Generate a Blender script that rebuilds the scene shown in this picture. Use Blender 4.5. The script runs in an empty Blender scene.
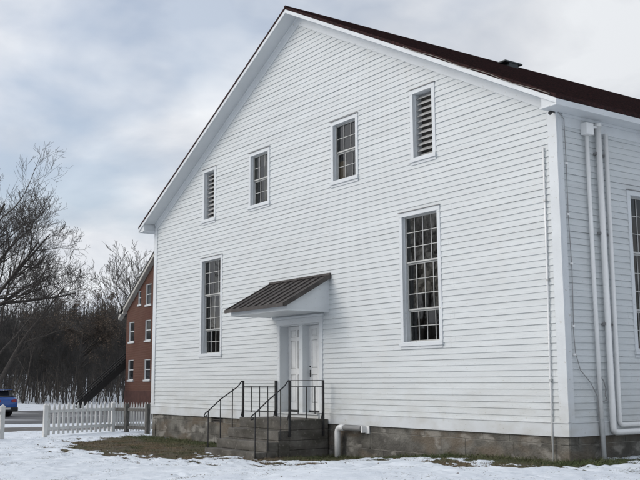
import bpy, math, random
import numpy as np
from mathutils import Vector, Matrix

random.seed(7); RNG = np.random.default_rng(7)
SC = bpy.context.scene
COL = SC.collection

# ------------------------------------------------------------------ camera
CAM = np.array([17.5511, -11.8142, 0.8609]); YAW, PITCH, ROLL = -0.9567945, 0.1485174, -0.0051481
def cam_axes():
    cy, sy, cp, sp, cr, sr = (math.cos(YAW), math.sin(YAW), math.cos(PITCH), math.sin(PITCH), math.cos(ROLL), math.sin(ROLL))
    f = np.array([sy*cp, cy*cp, sp]); r = np.array([cy, -sy, 0.0]); u = np.cross(r, f)
    return cr*r + sr*u, -sr*r + cr*u, f
_r, _u, _f = cam_axes()
cd = bpy.data.cameras.new('camera'); co = bpy.data.objects.new('camera', cd); COL.objects.link(co)
M = Matrix.Identity(4)
for i in range(3):
    M[i][0] = _r[i]; M[i][1] = _u[i]; M[i][2] = -_f[i]; M[i][3] = CAM[i]
co.matrix_world = M
cd.sensor_width = 36.0; cd.lens = 946.63/640*36.0; cd.clip_start = 0.1; cd.clip_end = 5000
SC.camera = co

# ------------------------------------------------------------------ sky, sun, exposure
SUN_EL, SUN_AZ = math.radians(31), math.radians(206)     # azimuth: clockwise from +y
w = bpy.data.worlds.new("World"); SC.world = w; w.use_nodes = True
nt = w.node_tree; N = nt.nodes; L = nt.links; N.clear()
def nd(t, **k):
    n = N.new(t)
    for a, b in k.items(): setattr(n, a, b)
    return n
sky = nd('ShaderNodeTexSky', sky_type='NISHITA'); sky.sun_disc = False
sky.sun_elevation = SUN_EL; sky.sun_rotation = SUN_AZ; sky.air_density = 1.0; sky.dust_density = 2.0
skyk = nd('ShaderNodeVectorMath', operation='SCALE'); skyk.inputs['Scale'].default_value = 1.5
L.new(sky.outputs[0], skyk.inputs[0])
tc = nd('ShaderNodeTexCoord')
sep = nd('ShaderNodeSeparateXYZ'); L.new(tc.outputs['Generated'], sep.inputs[0])
zm = nd('ShaderNodeMath', operation='MAXIMUM'); L.new(sep.outputs[2], zm.inputs[0]); zm.inputs[1].default_value = 0.0
za = nd('ShaderNodeMath', operation='ADD'); L.new(zm.outputs[0], za.inputs[0]); za.inputs[1].default_value = 0.32
cv = nd('ShaderNodeVectorMath', operation='DIVIDE'); L.new(tc.outputs['Generated'], cv.inputs[0])
cmb = nd('ShaderNodeCombineXYZ')
for i in range(3): L.new(za.outputs[0], cmb.inputs[i])
L.new(cmb.outputs[0], cv.inputs[1])
cm = nd('ShaderNodeMapping'); cm.inputs['Location'].default_value = (0.2, 6.6, 3.3); cm.inputs['Scale'].default_value = (1, 1, 1)
L.new(cv.outputs[0], cm.inputs[0])
n1 = nd('ShaderNodeTexNoise'); n1.inputs['Scale'].default_value = 3.4; n1.inputs['Detail'].default_value = 7; n1.inputs['Roughness'].default_value = 0.52; n1.inputs['Distortion'].default_value = 0.25
n2 = nd('ShaderNodeTexNoise'); n2.inputs['Scale'].default_value = 1.6; n2.inputs['Detail'].default_value = 5; n2.inputs['Roughness'].default_value = 0.5
mp2 = nd('ShaderNodeMapping'); mp2.inputs['Location'].default_value = (4.4, 9.1, 2.2); L.new(cv.outputs[0], mp2.inputs[0])
L.new(cm.outputs[0], n1.inputs[0]); L.new(mp2.outputs[0], n2.inputs[0])
# cloud tone: grey undersides to bright tops
cr1 = nd('ShaderNodeValToRGB'); L.new(n1.outputs[0], cr1.inputs[0])
e = cr1.color_ramp.elements
e[0].position = 0.36; e[0].color = (6.0, 6.4, 7.1, 1); e[1].position = 0.60; e[1].color = (8.7, 8.95, 9.3, 1)
m_ = e.new(0.50); m_.color = (7.6, 7.85, 8.3, 1)
# gaps of thin blue
cr2 = nd('ShaderNodeValToRGB'); L.new(n2.outputs[0], cr2.inputs[0])
e = cr2.color_ramp.elements
e[0].position = 0.40; e[0].color = (0.45, 0.45, 0.45, 1); e[1].position = 0.54; e[1].color = (1, 1, 1, 1)
mx = nd('ShaderNodeMixRGB'); L.new(cr2.outputs[0], mx.inputs[0]); L.new(skyk.outputs[0], mx.inputs[1]); L.new(cr1.outputs[0], mx.inputs[2])
# an overcast sky is brighter round the hidden sun
sv_ = nd('ShaderNodeVectorMath', operation='DOT_PRODUCT'); L.new(tc.outputs['Generated'], sv_.inputs[0])
sv_.inputs[1].default_value = (math.sin(SUN_AZ)*math.cos(SUN_EL), math.cos(SUN_AZ)*math.cos(SUN_EL), math.sin(SUN_EL))
sm_ = nd('ShaderNodeMath', operation='MULTIPLY_ADD'); L.new(sv_.outputs['Value'], sm_.inputs[0]); sm_.inputs[1].default_value = 0.30; sm_.inputs[2].default_value = 1.0
sk_ = nd('ShaderNodeVectorMath', operation='SCALE'); L.new(mx.outputs[0], sk_.inputs[0]); L.new(sm_.outputs[0], sk_.inputs['Scale'])
bg = nd('ShaderNodeBackground'); L.new(sk_.outputs[0], bg.inputs[0]); bg.inputs[1].default_value = 0.10
wo = nd('ShaderNodeOutputWorld'); L.new(bg.outputs[0], wo.inputs[0])

sd = bpy.data.lights.new('sun', 'SUN'); sd.energy = 1.15; sd.angle = math.radians(40); sd.color = (1.0, 0.975, 0.93)
so = bpy.data.objects.new('sun', sd); COL.objects.link(so)
sdir = Vector((math.sin(SUN_AZ)*math.cos(SUN_EL), math.cos(SUN_AZ)*math.cos(SUN_EL), math.sin(SUN_EL)))
so.rotation_euler = sdir.to_track_quat('Z', 'Y').to_euler(); so.location = (0, -20, 30)
SC.view_settings.view_transform = 'Standard'; SC.view_settings.look = 'None'
SC.view_settings.gamma = 1.0; SC.view_settings.use_curve_mapping = False
SC.view_settings.exposure = 0.0
SC.render.engine = 'CYCLES'

# ------------------------------------------------------------------ materials
def mat(name, col, rough=0.6, vary=0.0, scale=5.0, detail=4, bump=0.0, bscale=40.0, col2=None, metallic=0.0, spec=0.5, stretch=(1, 1, 1), lo=0.35, hi=0.65):
    m = bpy.data.materials.new(name); m.use_nodes = True
    t = m.node_tree; b = t.nodes['Principled BSDF']
    b.inputs['Base Color'].default_value = (*col, 1); b.inputs['Roughness'].default_value = rough
    b.inputs['Metallic'].default_value = metallic; b.inputs['Specular IOR Level'].default_value = spec
    tcn = t.nodes.new('ShaderNodeTexCoord'); mpn = t.nodes.new('ShaderNodeMapping'); mpn.inputs['Scale'].default_value = stretch
    t.links.new(tcn.outputs['Object'], mpn.inputs[0])
    if vary or col2:
        n = t.nodes.new('ShaderNodeTexNoise'); n.inputs['Scale'].default_value = scale; n.inputs['Detail'].default_value = detail
        t.links.new(mpn.outputs[0], n.inputs[0])
        r = t.nodes.new('ShaderNodeValToRGB'); t.links.new(n.outputs[0], r.inputs[0])
        c2 = col2 if col2 else tuple(max(0, c*(1-vary)) for c in col)
        r.color_ramp.elements[0].position = lo; r.color_ramp.elements[0].color = (*c2, 1)
        r.color_ramp.elements[1].position = hi; r.color_ramp.elements[1].color = (*col, 1)
        t.links.new(r.outputs[0], b.inputs['Base Color'])
    if bump:
        n = t.nodes.new('ShaderNodeTexNoise'); n.inputs['Scale'].default_value = bscale; n.inputs['Detail'].default_value = 5
        t.links.new(mpn.outputs[0], n.inputs[0])
        bn = t.nodes.new('ShaderNodeBump'); bn.inputs['Strength'].default_value = bump; bn.inputs['Distance'].default_value = 0.02
        t.links.new(n.outputs[0], bn.inputs['Height']); t.links.new(bn.outputs[0], b.inputs['Normal'])
    return m

def chain_rgb(m, fac_fn, col, blend='MIX'):
    """insert another colour layer before Base Color: fac_fn(tree, coord_socket) -> fac socket"""
    t = m.node_tree; b = t.nodes['Principled BSDF']; tcn = [n for n in t.nodes if n.type == 'TEX_COORD'][0]
    fac = fac_fn(t, tcn.outputs['Object'])
    mxn = t.nodes.new('ShaderNodeMixRGB'); mxn.blend_type = blend
    t.links.new(fac, mxn.inputs[0])
    inp = b.inputs['Base Color']
    if inp.is_linked: t.links.new(inp.links[0].from_socket, mxn.inputs[1])
    else: mxn.inputs[1].default_value = inp.default_value
    mxn.inputs[2].default_value = (*col, 1)
    t.links.new(mxn.outputs[0], inp)

def noise_fac(scale, lo, hi, stretch=(1, 1, 1), amt=1.0, detail=4, loc=(0, 0, 0)):
    def f(t, co_):
        mp = t.nodes.new('ShaderNodeMapping'); mp.inputs['Scale'].default_value = stretch; mp.inputs['Location'].default_value = loc
        t.links.new(co_, mp.inputs[0])
        n = t.nodes.new('ShaderNodeTexNoise'); n.inputs['Scale'].default_value = scale; n.inputs['Detail'].default_value = detail
        t.links.new(mp.outputs[0], n.inputs[0])
        r = t.nodes.new('ShaderNodeMapRange'); r.inputs[1].default_value = lo; r.inputs[2].default_value = hi; r.inputs[4].default_value = amt
        t.links.new(n.outputs[0], r.inputs[0]); return r.outputs[0]
    return f

SIDING = mat('siding_paint', (0.590, 0.618, 0.625), 0.5, vary=0.08, scale=1.3, bump=0.12, bscale=30, stretch=(0.6, 0.6, 4))
chain_rgb(SIDING, noise_fac(1.0, 0.45, 0.75, (2.2, 2.2, 30), 0.6, loc=(3, 0, 1)), (0.515, 0.532, 0.532))      # board to board grime
chain_rgb(SIDING, noise_fac(6.0, 0.665, 0.72, (3.0, 3.0, 9), 0.65, 6), (0.38, 0.36, 0.32))                  # chipped paint
def splash(t, co_):
    sp_ = t.nodes.new('ShaderNodeSeparateXYZ'); t.links.new(co_, sp_.inputs[0])
    r = t.nodes.new('ShaderNodeMapRange'); r.inputs[1].default_value = 1.7; r.inputs[2].default_value = 0.7; r.inputs[4].default_value = 0.6; t.links.new(sp_.outputs[2], r.inputs[0])
    n = noise_fac(2.4, 0.40, 0.72, (1, 1, 1.8), 1.0, 8, (5, 5, 5))(t, co_)
    m_ = t.nodes.new('ShaderNodeMath'); m_.operation = 'MULTIPLY'; t.links.new(r.outputs[0], m_.inputs[0]); t.links.new(n, m_.inputs[1]); return m_.outputs[0]
chain_rgb(SIDING, splash, (0.42, 0.415, 0.38))
chain_rgb(SIDING, noise_fac(1.0, 0.56, 0.72, (2.5, 2.5, 0.35), 0.22, 7, (1, 9, 3)), (0.55, 0.55, 0.53))     # faint vertical weathering
TRIM = mat('trim_paint', (0.625, 0.650, 0.665), 0.42, vary=0.07, scale=2.5, bump=0.08, bscale=25)
chain_rgb(TRIM, splash, (0.44, 0.43, 0.39))
chain_rgb(TRIM, noise_fac(7.0, 0.665, 0.72, (2, 2, 4), 0.7, 6), (0.40, 0.38, 0.34))
SASHM = mat('sash_paint', (0.50, 0.50, 0.48), 0.6, vary=0.25, scale=6)
SOFFIT = mat('soffit_paint', (0.63, 0.655, 0.67), 0.55, vary=0.08, scale=1.5)
DOORP = mat('door_paint', (0.69, 0.70, 0.70), 0.5, vary=0.10, scale=4)
chain_rgb(DOORP, noise_fac(9.0, 0.62, 0.72, (1, 1, 3), 0.5, 6), (0.42, 0.40, 0.36))
SEAM = mat('panel_groove', (0.16, 0.16, 0.15), 0.7)
PVC = mat('pipe_plastic', (0.80, 0.80, 0.79), 0.35, vary=0.05, scale=3)
PVCG = mat('pipe_grey', (0.23, 0.23, 0.23), 0.5, vary=0.2, scale=4)
METAL = mat('galvanised_metal', (0.45, 0.46, 0.46), 0.4, vary=0.15, scale=8, metallic=0.6)
BLACK = mat('black_iron', (0.018, 0.018, 0.02), 0.45, vary=0.3, scale=20)
chain_rgb(BLACK, noise_fac(14, 0.60, 0.70, (1, 1, 1), 0.5, 5), (0.09, 0.045, 0.03))
WIREM = mat('old_wire', (0.17, 0.15, 0.13), 0.6)
CABLE = mat('cable_grey', (0.24, 0.24, 0.24), 0.6)
SHINGLE = mat('roof_shingle', (0.042, 0.018, 0.017), 0.95, bump=0.5, bscale=60, col2=(0.018, 0.011, 0.011), scale=14, detail=6, spec=0.15)
CANROOF = mat('canopy_metal', (0.040, 0.034, 0.032), 0.6, col2=(0.065, 0.056, 0.052), scale=5, detail=6, spec=0.4)
chain_rgb(CANROOF, noise_fac(3.0, 0.52, 0.7, (3, 1, 1), 0.5, 6), (0.11, 0.10, 0.092))
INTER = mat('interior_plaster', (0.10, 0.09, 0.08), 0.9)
CURT = mat('curtain_cloth', (0.46, 0.43, 0.38), 0.9, vary=0.25, scale=6)
CARD = mat('cardboard', (0.38, 0.29, 0.19), 0.9, vary=0.3, scale=5)
CONC = mat('step_concrete', (0.165, 0.155, 0.138), 0.92, bump=0.45, bscale=45, col2=(0.078, 0.072, 0.063), scale=2.2, detail=8, spec=0.2)
chain_rgb(CONC, noise_fac(1.4, 0.50, 0.66, (1, 1, 3), 0.7, 7, (4, 2, 0)), (0.060, 0.056, 0.045))
chain_rgb(CONC, noise_fac(18, 0.60, 0.68, (1, 1, 1), 0.5, 4), (0.24, 0.225, 0.20))
STONE = mat('foundation_block', (0.19, 0.182, 0.162), 0.93, bump=1.0, bscale=26, col2=(0.075, 0.071, 0.063), scale=3.4, detail=9, spec=0.2)
chain_rgb(STONE, noise_fac(1.1, 0.50, 0.62, (1, 1, 1.7), 0.75, 6, (2, 0, 5)), (0.150, 0.122, 0.092))
chain_rgb(STONE, noise_fac(0.9, 0.52, 0.66, (1.2, 1, 1.2), 0.75, 7, (8, 1, 2)), (0.085, 0.080, 0.072))
chain_rgb(STONE, noise_fac(1.5, 0.55, 0.62, (1.3, 1.3, 2.4), 0.6, 10, (0, 3, 1)), (0.33, 0.315, 0.285))
MORTAR = mat('mortar', (0.26, 0.25, 0.225), 0.95, bump=0.4, bscale=50, col2=(0.15, 0.14, 0.12), scale=6)
FENCEW = mat('fence_white_paint', (0.66, 0.66, 0.64), 0.7, vary=0.18, scale=5, stretch=(1, 1, 0.4), bump=0.1)
chain_rgb(FENCEW, noise_fac(12, 0.58, 0.68, (1, 1, 0.5), 0.5, 6), (0.36, 0.34, 0.30))
WEATHER = mat('weathered_wood', (0.15, 0.143, 0.13), 0.9, col2=(0.07, 0.066, 0.06), scale=12, stretch=(3, 3, 0.5), bump=0.4, bscale=30)
BARK = mat('bark', (0.080, 0.070, 0.062), 0.95, col2=(0.042, 0.037, 0.034), scale=6)
BARK2 = mat('bark_brown', (0.092, 0.080, 0.068), 0.95, col2=(0.048, 0.042, 0.038), scale=0.4)
BARKF = mat('bark_far', (0.085, 0.080, 0.076), 0.95, col2=(0.042, 0.040, 0.038), scale=0.15)
LEAFB = mat('dead_leaf', (0.20, 0.150, 0.110), 0.9, col2=(0.09, 0.072, 0.058), scale=1.5)
CONIF = mat('conifer_needles', (0.030, 0.042, 0.026), 0.95, col2=(0.016, 0.022, 0.016), scale=0.3)
GLASSD = mat('car_glass', (0.02, 0.022, 0.025), 0.08)
BLUE = mat('car_paint_blue', (0.010, 0.085, 0.36), 0.22, vary=0.1, scale=1); BLUE.node_tree.nodes['Principled BSDF'].inputs['Coat Weight'].default_value = 0.6
PLAST = mat('black_plastic', (0.02, 0.02, 0.02), 0.6)
TYRE = mat('tyre_rubber', (0.02, 0.02, 0.02), 0.85)
RIM = mat('wheel_rim', (0.35, 0.36, 0.37), 0.35, metallic=0.8)
REDL = mat('tail_light', (0.30, 0.008, 0.012), 0.25)
WHITEP = mat('reflector_white', (0.7, 0.7, 0.7), 0.4)
SNOWC = mat('snow_cap', (0.86, 0.88, 0.91), 0.8, vary=0.04, scale=3, bump=0.3, bscale=12)

def glass_mat():
    m = bpy.data.materials.new('window_glass'); m.use_nodes = True; t = m.node_tree; t.nodes.clear()
    o = t.nodes.new('ShaderNodeOutputMaterial'); mx_ = t.nodes.new('ShaderNodeMixShader')
    tr = t.nodes.new('ShaderNodeBsdfTransparent'); tr.inputs[0].default_value = (0.55, 0.57, 0.55, 1)
    gl = t.nodes.new('ShaderNodeBsdfGlossy'); gl.inputs['Roughness'].default_value = 0.02; gl.inputs[0].default_value = (0.95, 0.95, 0.95, 1)
    fr = t.nodes.new('ShaderNodeFresnel'); fr.inputs[0].default_value = 1.60
    n = t.nodes.new('ShaderNodeTexNoise'); n.inputs['Scale'].default_value = 2.2; tcn = t.nodes.new('ShaderNodeTexCoord')
    bn = t.nodes.new('ShaderNodeBump'); bn.inputs['Strength'].default_value = 0.01; bn.inputs['Distance'].default_value = 0.02
    t.links.new(tcn.outputs['Object'], n.inputs[0]); t.links.new(n.outputs[0], bn.inputs['Height']); t.links.new(bn.outputs[0], gl.inputs['Normal'])
    t.links.new(fr.outputs[0], mx_.inputs[0]); t.links.new(tr.outputs[0], mx_.inputs[1]); t.links.new(gl.outputs[0], mx_.inputs[2]); t.links.new(mx_.outputs[0], o.inputs[0])
    return m
GLASS = glass_mat()

def brick_mat():
    m = bpy.data.materials.new('red_brick'); m.use_nodes = True; t = m.node_tree; b = t.nodes['Principled BSDF']
    b.inputs['Roughness'].default_value = 0.9; b.inputs['Specular IOR Level'].default_value = 0.2
    tcn = t.nodes.new('ShaderNodeTexCoord'); s = t.nodes.new('ShaderNodeSeparateXYZ'); t.links.new(tcn.outputs['Object'], s.inputs[0])
    a = t.nodes.new('ShaderNodeMath'); a.operation = 'ADD'; t.links.new(s.outputs[0], a.inputs[0]); t.links.new(s.outputs[1], a.inputs[1])
    c = t.nodes.new('ShaderNodeCombineXYZ'); t.links.new(a.outputs[0], c.inputs[0]); t.links.new(s.outputs[2], c.inputs[1])
    br = t.nodes.new('ShaderNodeTexBrick'); t.links.new(c.outputs[0], br.inputs[0])
    br.inputs['Color1'].default_value = (0.105, 0.045, 0.034, 1); br.inputs['Color2'].default_value = (0.078, 0.034, 0.026, 1); br.inputs['Mortar'].default_value = (0.19, 0.13, 0.10, 1)
    br.inputs['Scale'].default_value = 1.0; br.inputs['Mortar Size'].default_value = 0.008; br.inputs['Brick Width'].default_value = 0.21; br.inputs['Row Height'].default_value = 0.07
    t.links.new(br.outputs[0], b.inputs['Base Color'])
    chain_rgb(m, noise_fac(0.5, 0.4, 0.7, (1, 1, 1), 0.5, 6), (0.085, 0.032, 0.025))
    return m
BRICK = brick_mat()

# ------------------------------------------------------------------ mesh helpers
class MB:
    def __init__(s): s.v = []; s.f = []
    def add(s, vs, fs):
        o = len(s.v); s.v.extend([tuple(v) for v in vs]); s.f.extend([tuple(i+o for i in f) for f in fs]); return s
    def box(s, a, b):
        (x0, y0, z0), (x1, y1, z1) = a, b
        x0, x1 = min(x0, x1), max(x0, x1); y0, y1 = min(y0, y1), max(y0, y1); z0, z1 = min(z0, z1), max(z0, z1)
        return s.add([(x0, y0, z0), (x1, y0, z0), (x1, y1, z0), (x0, y1, z0), (x0, y0, z1), (x1, y0, z1), (x1, y1, z1), (x0, y1, z1)],
                     [(0, 3, 2, 1), (4, 5, 6, 7), (0, 1, 5, 4), (1, 2, 6, 5), (2, 3, 7, 6), (3, 0, 4, 7)])
    def bar(s, p, q, wdt, h, up=(0, 0, 1)):
        p = Vector(p); q = Vector(q); d = (q-p).normalized(); u = Vector(up); sd_ = d.cross(u)
        if sd_.length < 1e-4: sd_ = d.cross(Vector((1, 0, 0)))
        sd_.normalize(); u = sd_.cross(d).normalized()
        vs = []
        for c in (p, q):
            for a, b in ((-1, -1), (1, -1), (1, 1), (-1, 1)): vs.append(c + sd_*a*wdt/2 + u*b*h/2)
        return s.add(vs, [(0, 1, 2, 3), (7, 6, 5, 4), (0, 4, 5, 1), (1, 5, 6, 2), (2, 6, 7, 3), (3, 7, 4, 0)])
    def tube(s, pts, rad, n=8, cap=True):
        pts = [Vector(p) for p in pts]; k = len(pts)
        rads = rad if isinstance(rad, (list, tuple)) else [rad]*k
        o = len(s.v); ref = None
        for i, p in enumerate(pts):
            d = (pts[min(i+1, k-1)] - pts[max(i-1, 0)]).normalized()
            if ref is None:
                ref = Vector((0, 0, 1)) if abs(d.z) < .9 else Vector((1, 0, 0))
            a = d.cross(ref).normalized(); b = a.cross(d).normalized(); ref = b
            for j in range(n):
                t = 2*math.pi*j/n; s.v.append(tuple(p + (a*math.cos(t) + b*math.sin(t))*rads[i]))
        for i in range(k-1):
            for j in range(n):
                j2 = (j+1) % n; s.f.append((o+i*n+j, o+i*n+j2, o+(i+1)*n+j2, o+(i+1)*n+j))
        if cap: s.f.append(tuple(o+j for j in reversed(range(n)))); s.f.append(tuple(o+(k-1)*n+j for j in range(n)))
        return s
    def prism(s, poly, a, b, axis='y'):
        """poly of 2d points extruded from a to b along axis; 2d=(x,z) for y, (y,z) for x, (x,y) for z"""
        n = len(poly)
        def P(p, t): return {'y': (p[0], t, p[1]), 'x': (t, p[0], p[1]), 'z': (p[0], p[1], t)}[axis]
        vs = [P(p, a) for p in poly] + [P(p, b) for p in poly]
        fs = [tuple(range(n)), tuple(reversed(range(n, 2*n)))] + [(i, n+i, n+(i+1) % n, (i+1) % n) for i in range(n)]
        return s.add(vs, fs)

def obj(name, mb, m, parent=None, smooth=False, bevel=0.0, fixn=True):
    off = Vector((0, 0, 0))
    if parent is not None:
        r = parent
        while r.parent: r = r.parent
        off = r.location.copy() if not r.get('_local') else Vector((0, 0, 0))
    me = bpy.data.meshes.new(name)
    me.from_pydata([(v[0]-off.x, v[1]-off.y, v[2]-off.z) for v in mb.v], [], mb.f)
    if fixn:
        import bmesh
        bm = bmesh.new(); bm.from_mesh(me); bmesh.ops.recalc_face_normals(bm, faces=bm.faces); bm.to_mesh(me); bm.free()
    me.materials.append(m)
    if smooth: me.polygons.foreach_set('use_smooth', [True]*len(me.polygons))
    me.update()
    o = bpy.data.objects.new(name, me); COL.objects.link(o)
    if parent is not None: o.parent = parent
    if bevel:
        md = o.modifiers.new('bevel', 'BEVEL'); md.width = bevel; md.segments = 2; md.limit_method = 'ANGLE'
    return o
def mesh_np(name, V, F, m, parent=None):
    """V (n,3), F (k,3|4) numpy"""
    me = bpy.data.meshes.new(name); k = F.shape[1]
    me.vertices.add(len(V)); me.vertices.foreach_set('co', np.asarray(V, np.float32).ravel())
    me.loops.add(F.size); me.loops.foreach_set('vertex_index', F.ravel().astype(np.int32))
    me.polygons.add(len(F)); me.polygons.foreach_set('loop_start', (np.arange(len(F))*k).astype(np.int32))
    me.update(calc_edges=True)
    me.materials.append(m)
    o = bpy.data.objects.new(name, me); COL.objects.link(o)
    if parent is not None: o.parent = parent
    return o
def tag(o, label=None, cat=None, group=None, kind=None):
    if label: o['label'] = label
    if cat: o['category'] = cat
    if group: o['group'] = group
    if kind: o['kind'] = kind
    return o
def thing(name, label, cat, loc=(0, 0, 0), group=None):
    o = bpy.data.objects.new(name, None); COL.objects.link(o); o.location = loc; o.empty_display_size = 0.3
    return tag(o, label, cat, group)
def copy_tree(o, parent=None):
    c = o.copy(); COL.objects.link(c)
    if parent is not None: c.parent = parent
    for ch in list(o.children): copy_tree(ch, c)
    return c
def sstep(a, b, x):
    t = np.clip((x-a)/(b-a), 0, 1); return t*t*(3-2*t)

# numpy value noise
_perm = RNG.random((256, 256))
def vnoise(x, y):
    xi = np.floor(x).astype(int); yi = np.floor(y).astype(int); fx = x-xi; fy = y-yi
    fx = fx*fx*(3-2*fx); fy = fy*fy*(3-2*fy); P = _perm
    a = P[xi & 255, yi & 255]; b = P[(xi+1) & 255, yi & 255]; c = P[xi & 255, (yi+1) & 255]; d = P[(xi+1) & 255, (yi+1) & 255]
    return a*(1-fx)*(1-fy) + b*fx*(1-fy) + c*(1-fx)*fy + d*fx*fy
def fbm(x, y, o=4):
    s = 0; a = 0.5; t = 0
    for i in range(o):
        s = s + a*vnoise(x*2**i + 17.3*i, y*2**i + 5.1*i); t += a; a *= 0.5
    return s/t

# ------------------------------------------------------------------ terrain
NRM = np.array([-0.954, 0.300]); TAN = np.array([0.300, 0.954])     # across / along the road
def sdist(x, y): return (x-CAM[0])*NRM[0] + (y-CAM[1])*NRM[1]
def height(x, y):
    x = np.asarray(x, float); y = np.asarray(y, float)
    s = sdist(x, y)
    z = -0.66 + 0.25*sstep(1.5, 6.3, x + 0.25*np.minimum(y, 0)) 
    z = z*(1-sstep(31, 37, s)) + -1.0*sstep(31, 37, s)
    z = z + 0.10*sstep(71, 74, s)
    R = np.hypot(x, y)
    far = sstep(71, 75, s)
    z = z + far*(0.4*sstep(73, 100, s) + 3.2*sstep(95, 210, s))
    z = z + 26*sstep(210, 520, R)*(0.85 + 0.3*vnoise(x/90+3, y/90+8)) + 5*sstep(400, 900, R)
    return z
POLY = {
 'left': [(-4.6, -3.6), (-6.6, -2.3), (-7.6, -1.2), (-8.0, -0.2), (-7.6, 0.3), (-1.0, 0.3), (-1.0, -1.3), (-0.95, -2.1), (0.3, -2.35), (1.0, -2.55), (0.1, -2.95), (-0.9, -3.2), (-2.4, -3.45)],
 'strip': [(0.9, 0.3), (7.7, 0.3), (7.7, 9), (8.2, 9), (8.1, 2.2), (8.1, 0.9), (8.15, -0.2), (7.8, -0.95), (7.1, -1.1), (6.2, -0.95), (5.5, -0.85), (4.6, -0.62), (3.6, -0.65), (2.7, -0.75), (2.1, -1.1), (1.7, -2.0), (1.0, -2.2), (0.9, -1.5)],
 'patch': [(2.2, -2.3), (2.6, -1.95), (3.5, -1.85), (3.9, -2.2), (3.2, -2.6), (2.5, -2.6)],
}
def poly_sd(px, py, poly):
    P = np.array(poly, float); n = len(P); d = np.full(px.shape, 1e9); inside = np.zeros(px.shape, bool)
    for i in range(n):
        a = P[i]; b = P[(i+1) % n]; e = b-a
        t = np.clip(((px-a[0])*e[0] + (py-a[1])*e[1])/(e@e), 0, 1)
        d = np.minimum(d, np.hypot(px-a[0]-t*e[0], py-a[1]-t*e[1]))
        c = ((a[1] > py) != (b[1] > py)) & (px < (b[0]-a[0])*(py-a[1])/((b[1]-a[1]) + 1e-12) + a[0])
        inside ^= c
    return np.where(inside, -d, d)
def snow_mask(x, y):
    """>0 snow, <0 bare"""
    d = np.full(np.shape(x), 1e9)
    for k, P in POLY.items():
        q = poly_sd(x, y, P)
        if k == 'patch': q = q + 0.12
        d = np.minimum(d, q)
    n = fbm(x*1.7+3, y*1.7, 4)-0.5; n2 = fbm(x*7, y*7+9, 3)-0.5
    n3 = fbm(x*16, y*20+3, 2)-0.5
    d = np.minimum(d, 2.5) + n*1.1 + n2*0.55 + n3*0.3
    # thin scuffed snow along the edge of the bare ground and on the trodden line
    d2 = d - 1.6*np.clip(fbm(x*0.9+20, y*2.2+4, 4)-0.42, 0, 1)*6*np.exp(-np.abs(d)/1.0)*sstep(0.47, 0.60, fbm(x*2.3+31, y*5.5+2, 3))
    return np.clip(d2, -1, 1)
def axis(dense, step, a, b, grow=1.16):
    xs = list(np.arange(dense[0], dense[1]+1e-6, step)); st = step; x = xs[-1]
    while x < b: st *= grow; st = min(st, 40); x += st; xs.append(x)
    st = step; x = xs[0]; pre = []
    while x > a: st *= grow; st = min(st, 40); x -= st; pre.append(x)
    return np.array(pre[::-1] + xs)
gx = axis((-9.5, 10.6), 0.045, -1400, 1400); gy = axis((-7.5, 1.5), 0.045, -1200, 1400)
X, Y = np.meshgrid(gx, gy, indexing='ij')
Z = height(X, Y); SM = snow_mask(X, Y)
near = (np.abs(X-0.5) < 14) & (Y > -12) & (Y < 6)
und = (fbm(X*0.8, Y*0.8, 3)-0.5)*0.05 + (fbm(X*3.1+7, Y*3.1, 3)-0.5)*0.055
pits = -0.03*sstep(0.58, 0.70, vnoise(X*3.4+11, Y*2.6+3))*sstep(0.45, 0.6, vnoise(X*0.6+1, Y*0.6+8))     # trodden hollows
s_ = sdist(X, Y)
prints = np.zeros_like(X); _rf = random.Random(5)
for (xa, ya, xb, yb, n_) in ((-8.6, -3.6, 1.6, -3.1, 15), (1.6, -3.3, 9.8, -1.9, 12), (-6.0, -5.2, 6.5, -3.0, 18), (2.5, -6.5, 0.3, -2.6, 6), (-2, -6.8, 9.5, -2.6, 16)):
    dx, dy = xb-xa, yb-ya; l_ = math.hypot(dx, dy); ux, uy = dx/l_, dy/l_
    for k in range(n_):
        t_ = (k+.5)/n_; sd__ = (.11 if k % 2 else -.11) + _rf.uniform(-.05, .05); cx_, cy_ = xa+dx*t_-uy*sd__+_rf.uniform(-.1, .1), ya+dy*t_+ux*sd__+_rf.uniform(-.06, .06); an_ = math.atan2(uy, ux)+_rf.uniform(-.25, .25)
        i0, i1 = np.searchsorted(gx, [cx_-.35, cx_+.35]); j0, j1 = np.searchsorted(gy, [cy_-.35, cy_+.35])
        xx = X[i0:i1, j0:j1]-cx_; yy = Y[i0:i1, j0:j1]-cy_; a1 = (xx*math.cos(an_)+yy*math.sin(an_))/.165; b1 = (-xx*math.sin(an_)+yy*math.cos(an_))/.065; q_ = np.sqrt(a1*a1+b1*b1)
        prints[i0:i1, j0:j1] += -.038*(1-sstep(.75, 1.15, q_)) + .014*np.exp(-((q_-1.45)/.3)**2)
flat = sstep(36.5, 37.2, s_)*(1-sstep(70.5, 71.0, s_))
Z2 = Z + (sstep(-0.05, 0.25, SM)*0.03 + (fbm(X*9, Y*9, 3)-0.5)*0.032)*near
Z2 = Z2 + (und + (pits + prints)*(SM > 0))*near + (fbm(X*0.5, Y*0.5, 2)-0.5)*0.10*(~near)*(1-flat)*(s_ < 74)
Z2 = np.where(flat > 0.5, -1.0 + 0*Z, Z2)
Z2 = Z2 + 0.55*np.exp(-((s_-73.0)/1.3)**2)*(0.7+0.6*vnoise(X*0.7, Y*0.7))
nx, ny = X.shape
idx = np.arange(nx*ny).reshape(nx, ny)
F = np.stack([idx[:-1, :-1], idx[1:, :-1], idx[1:, 1:], idx[:-1, 1:]], -1).reshape(-1, 4)

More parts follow.
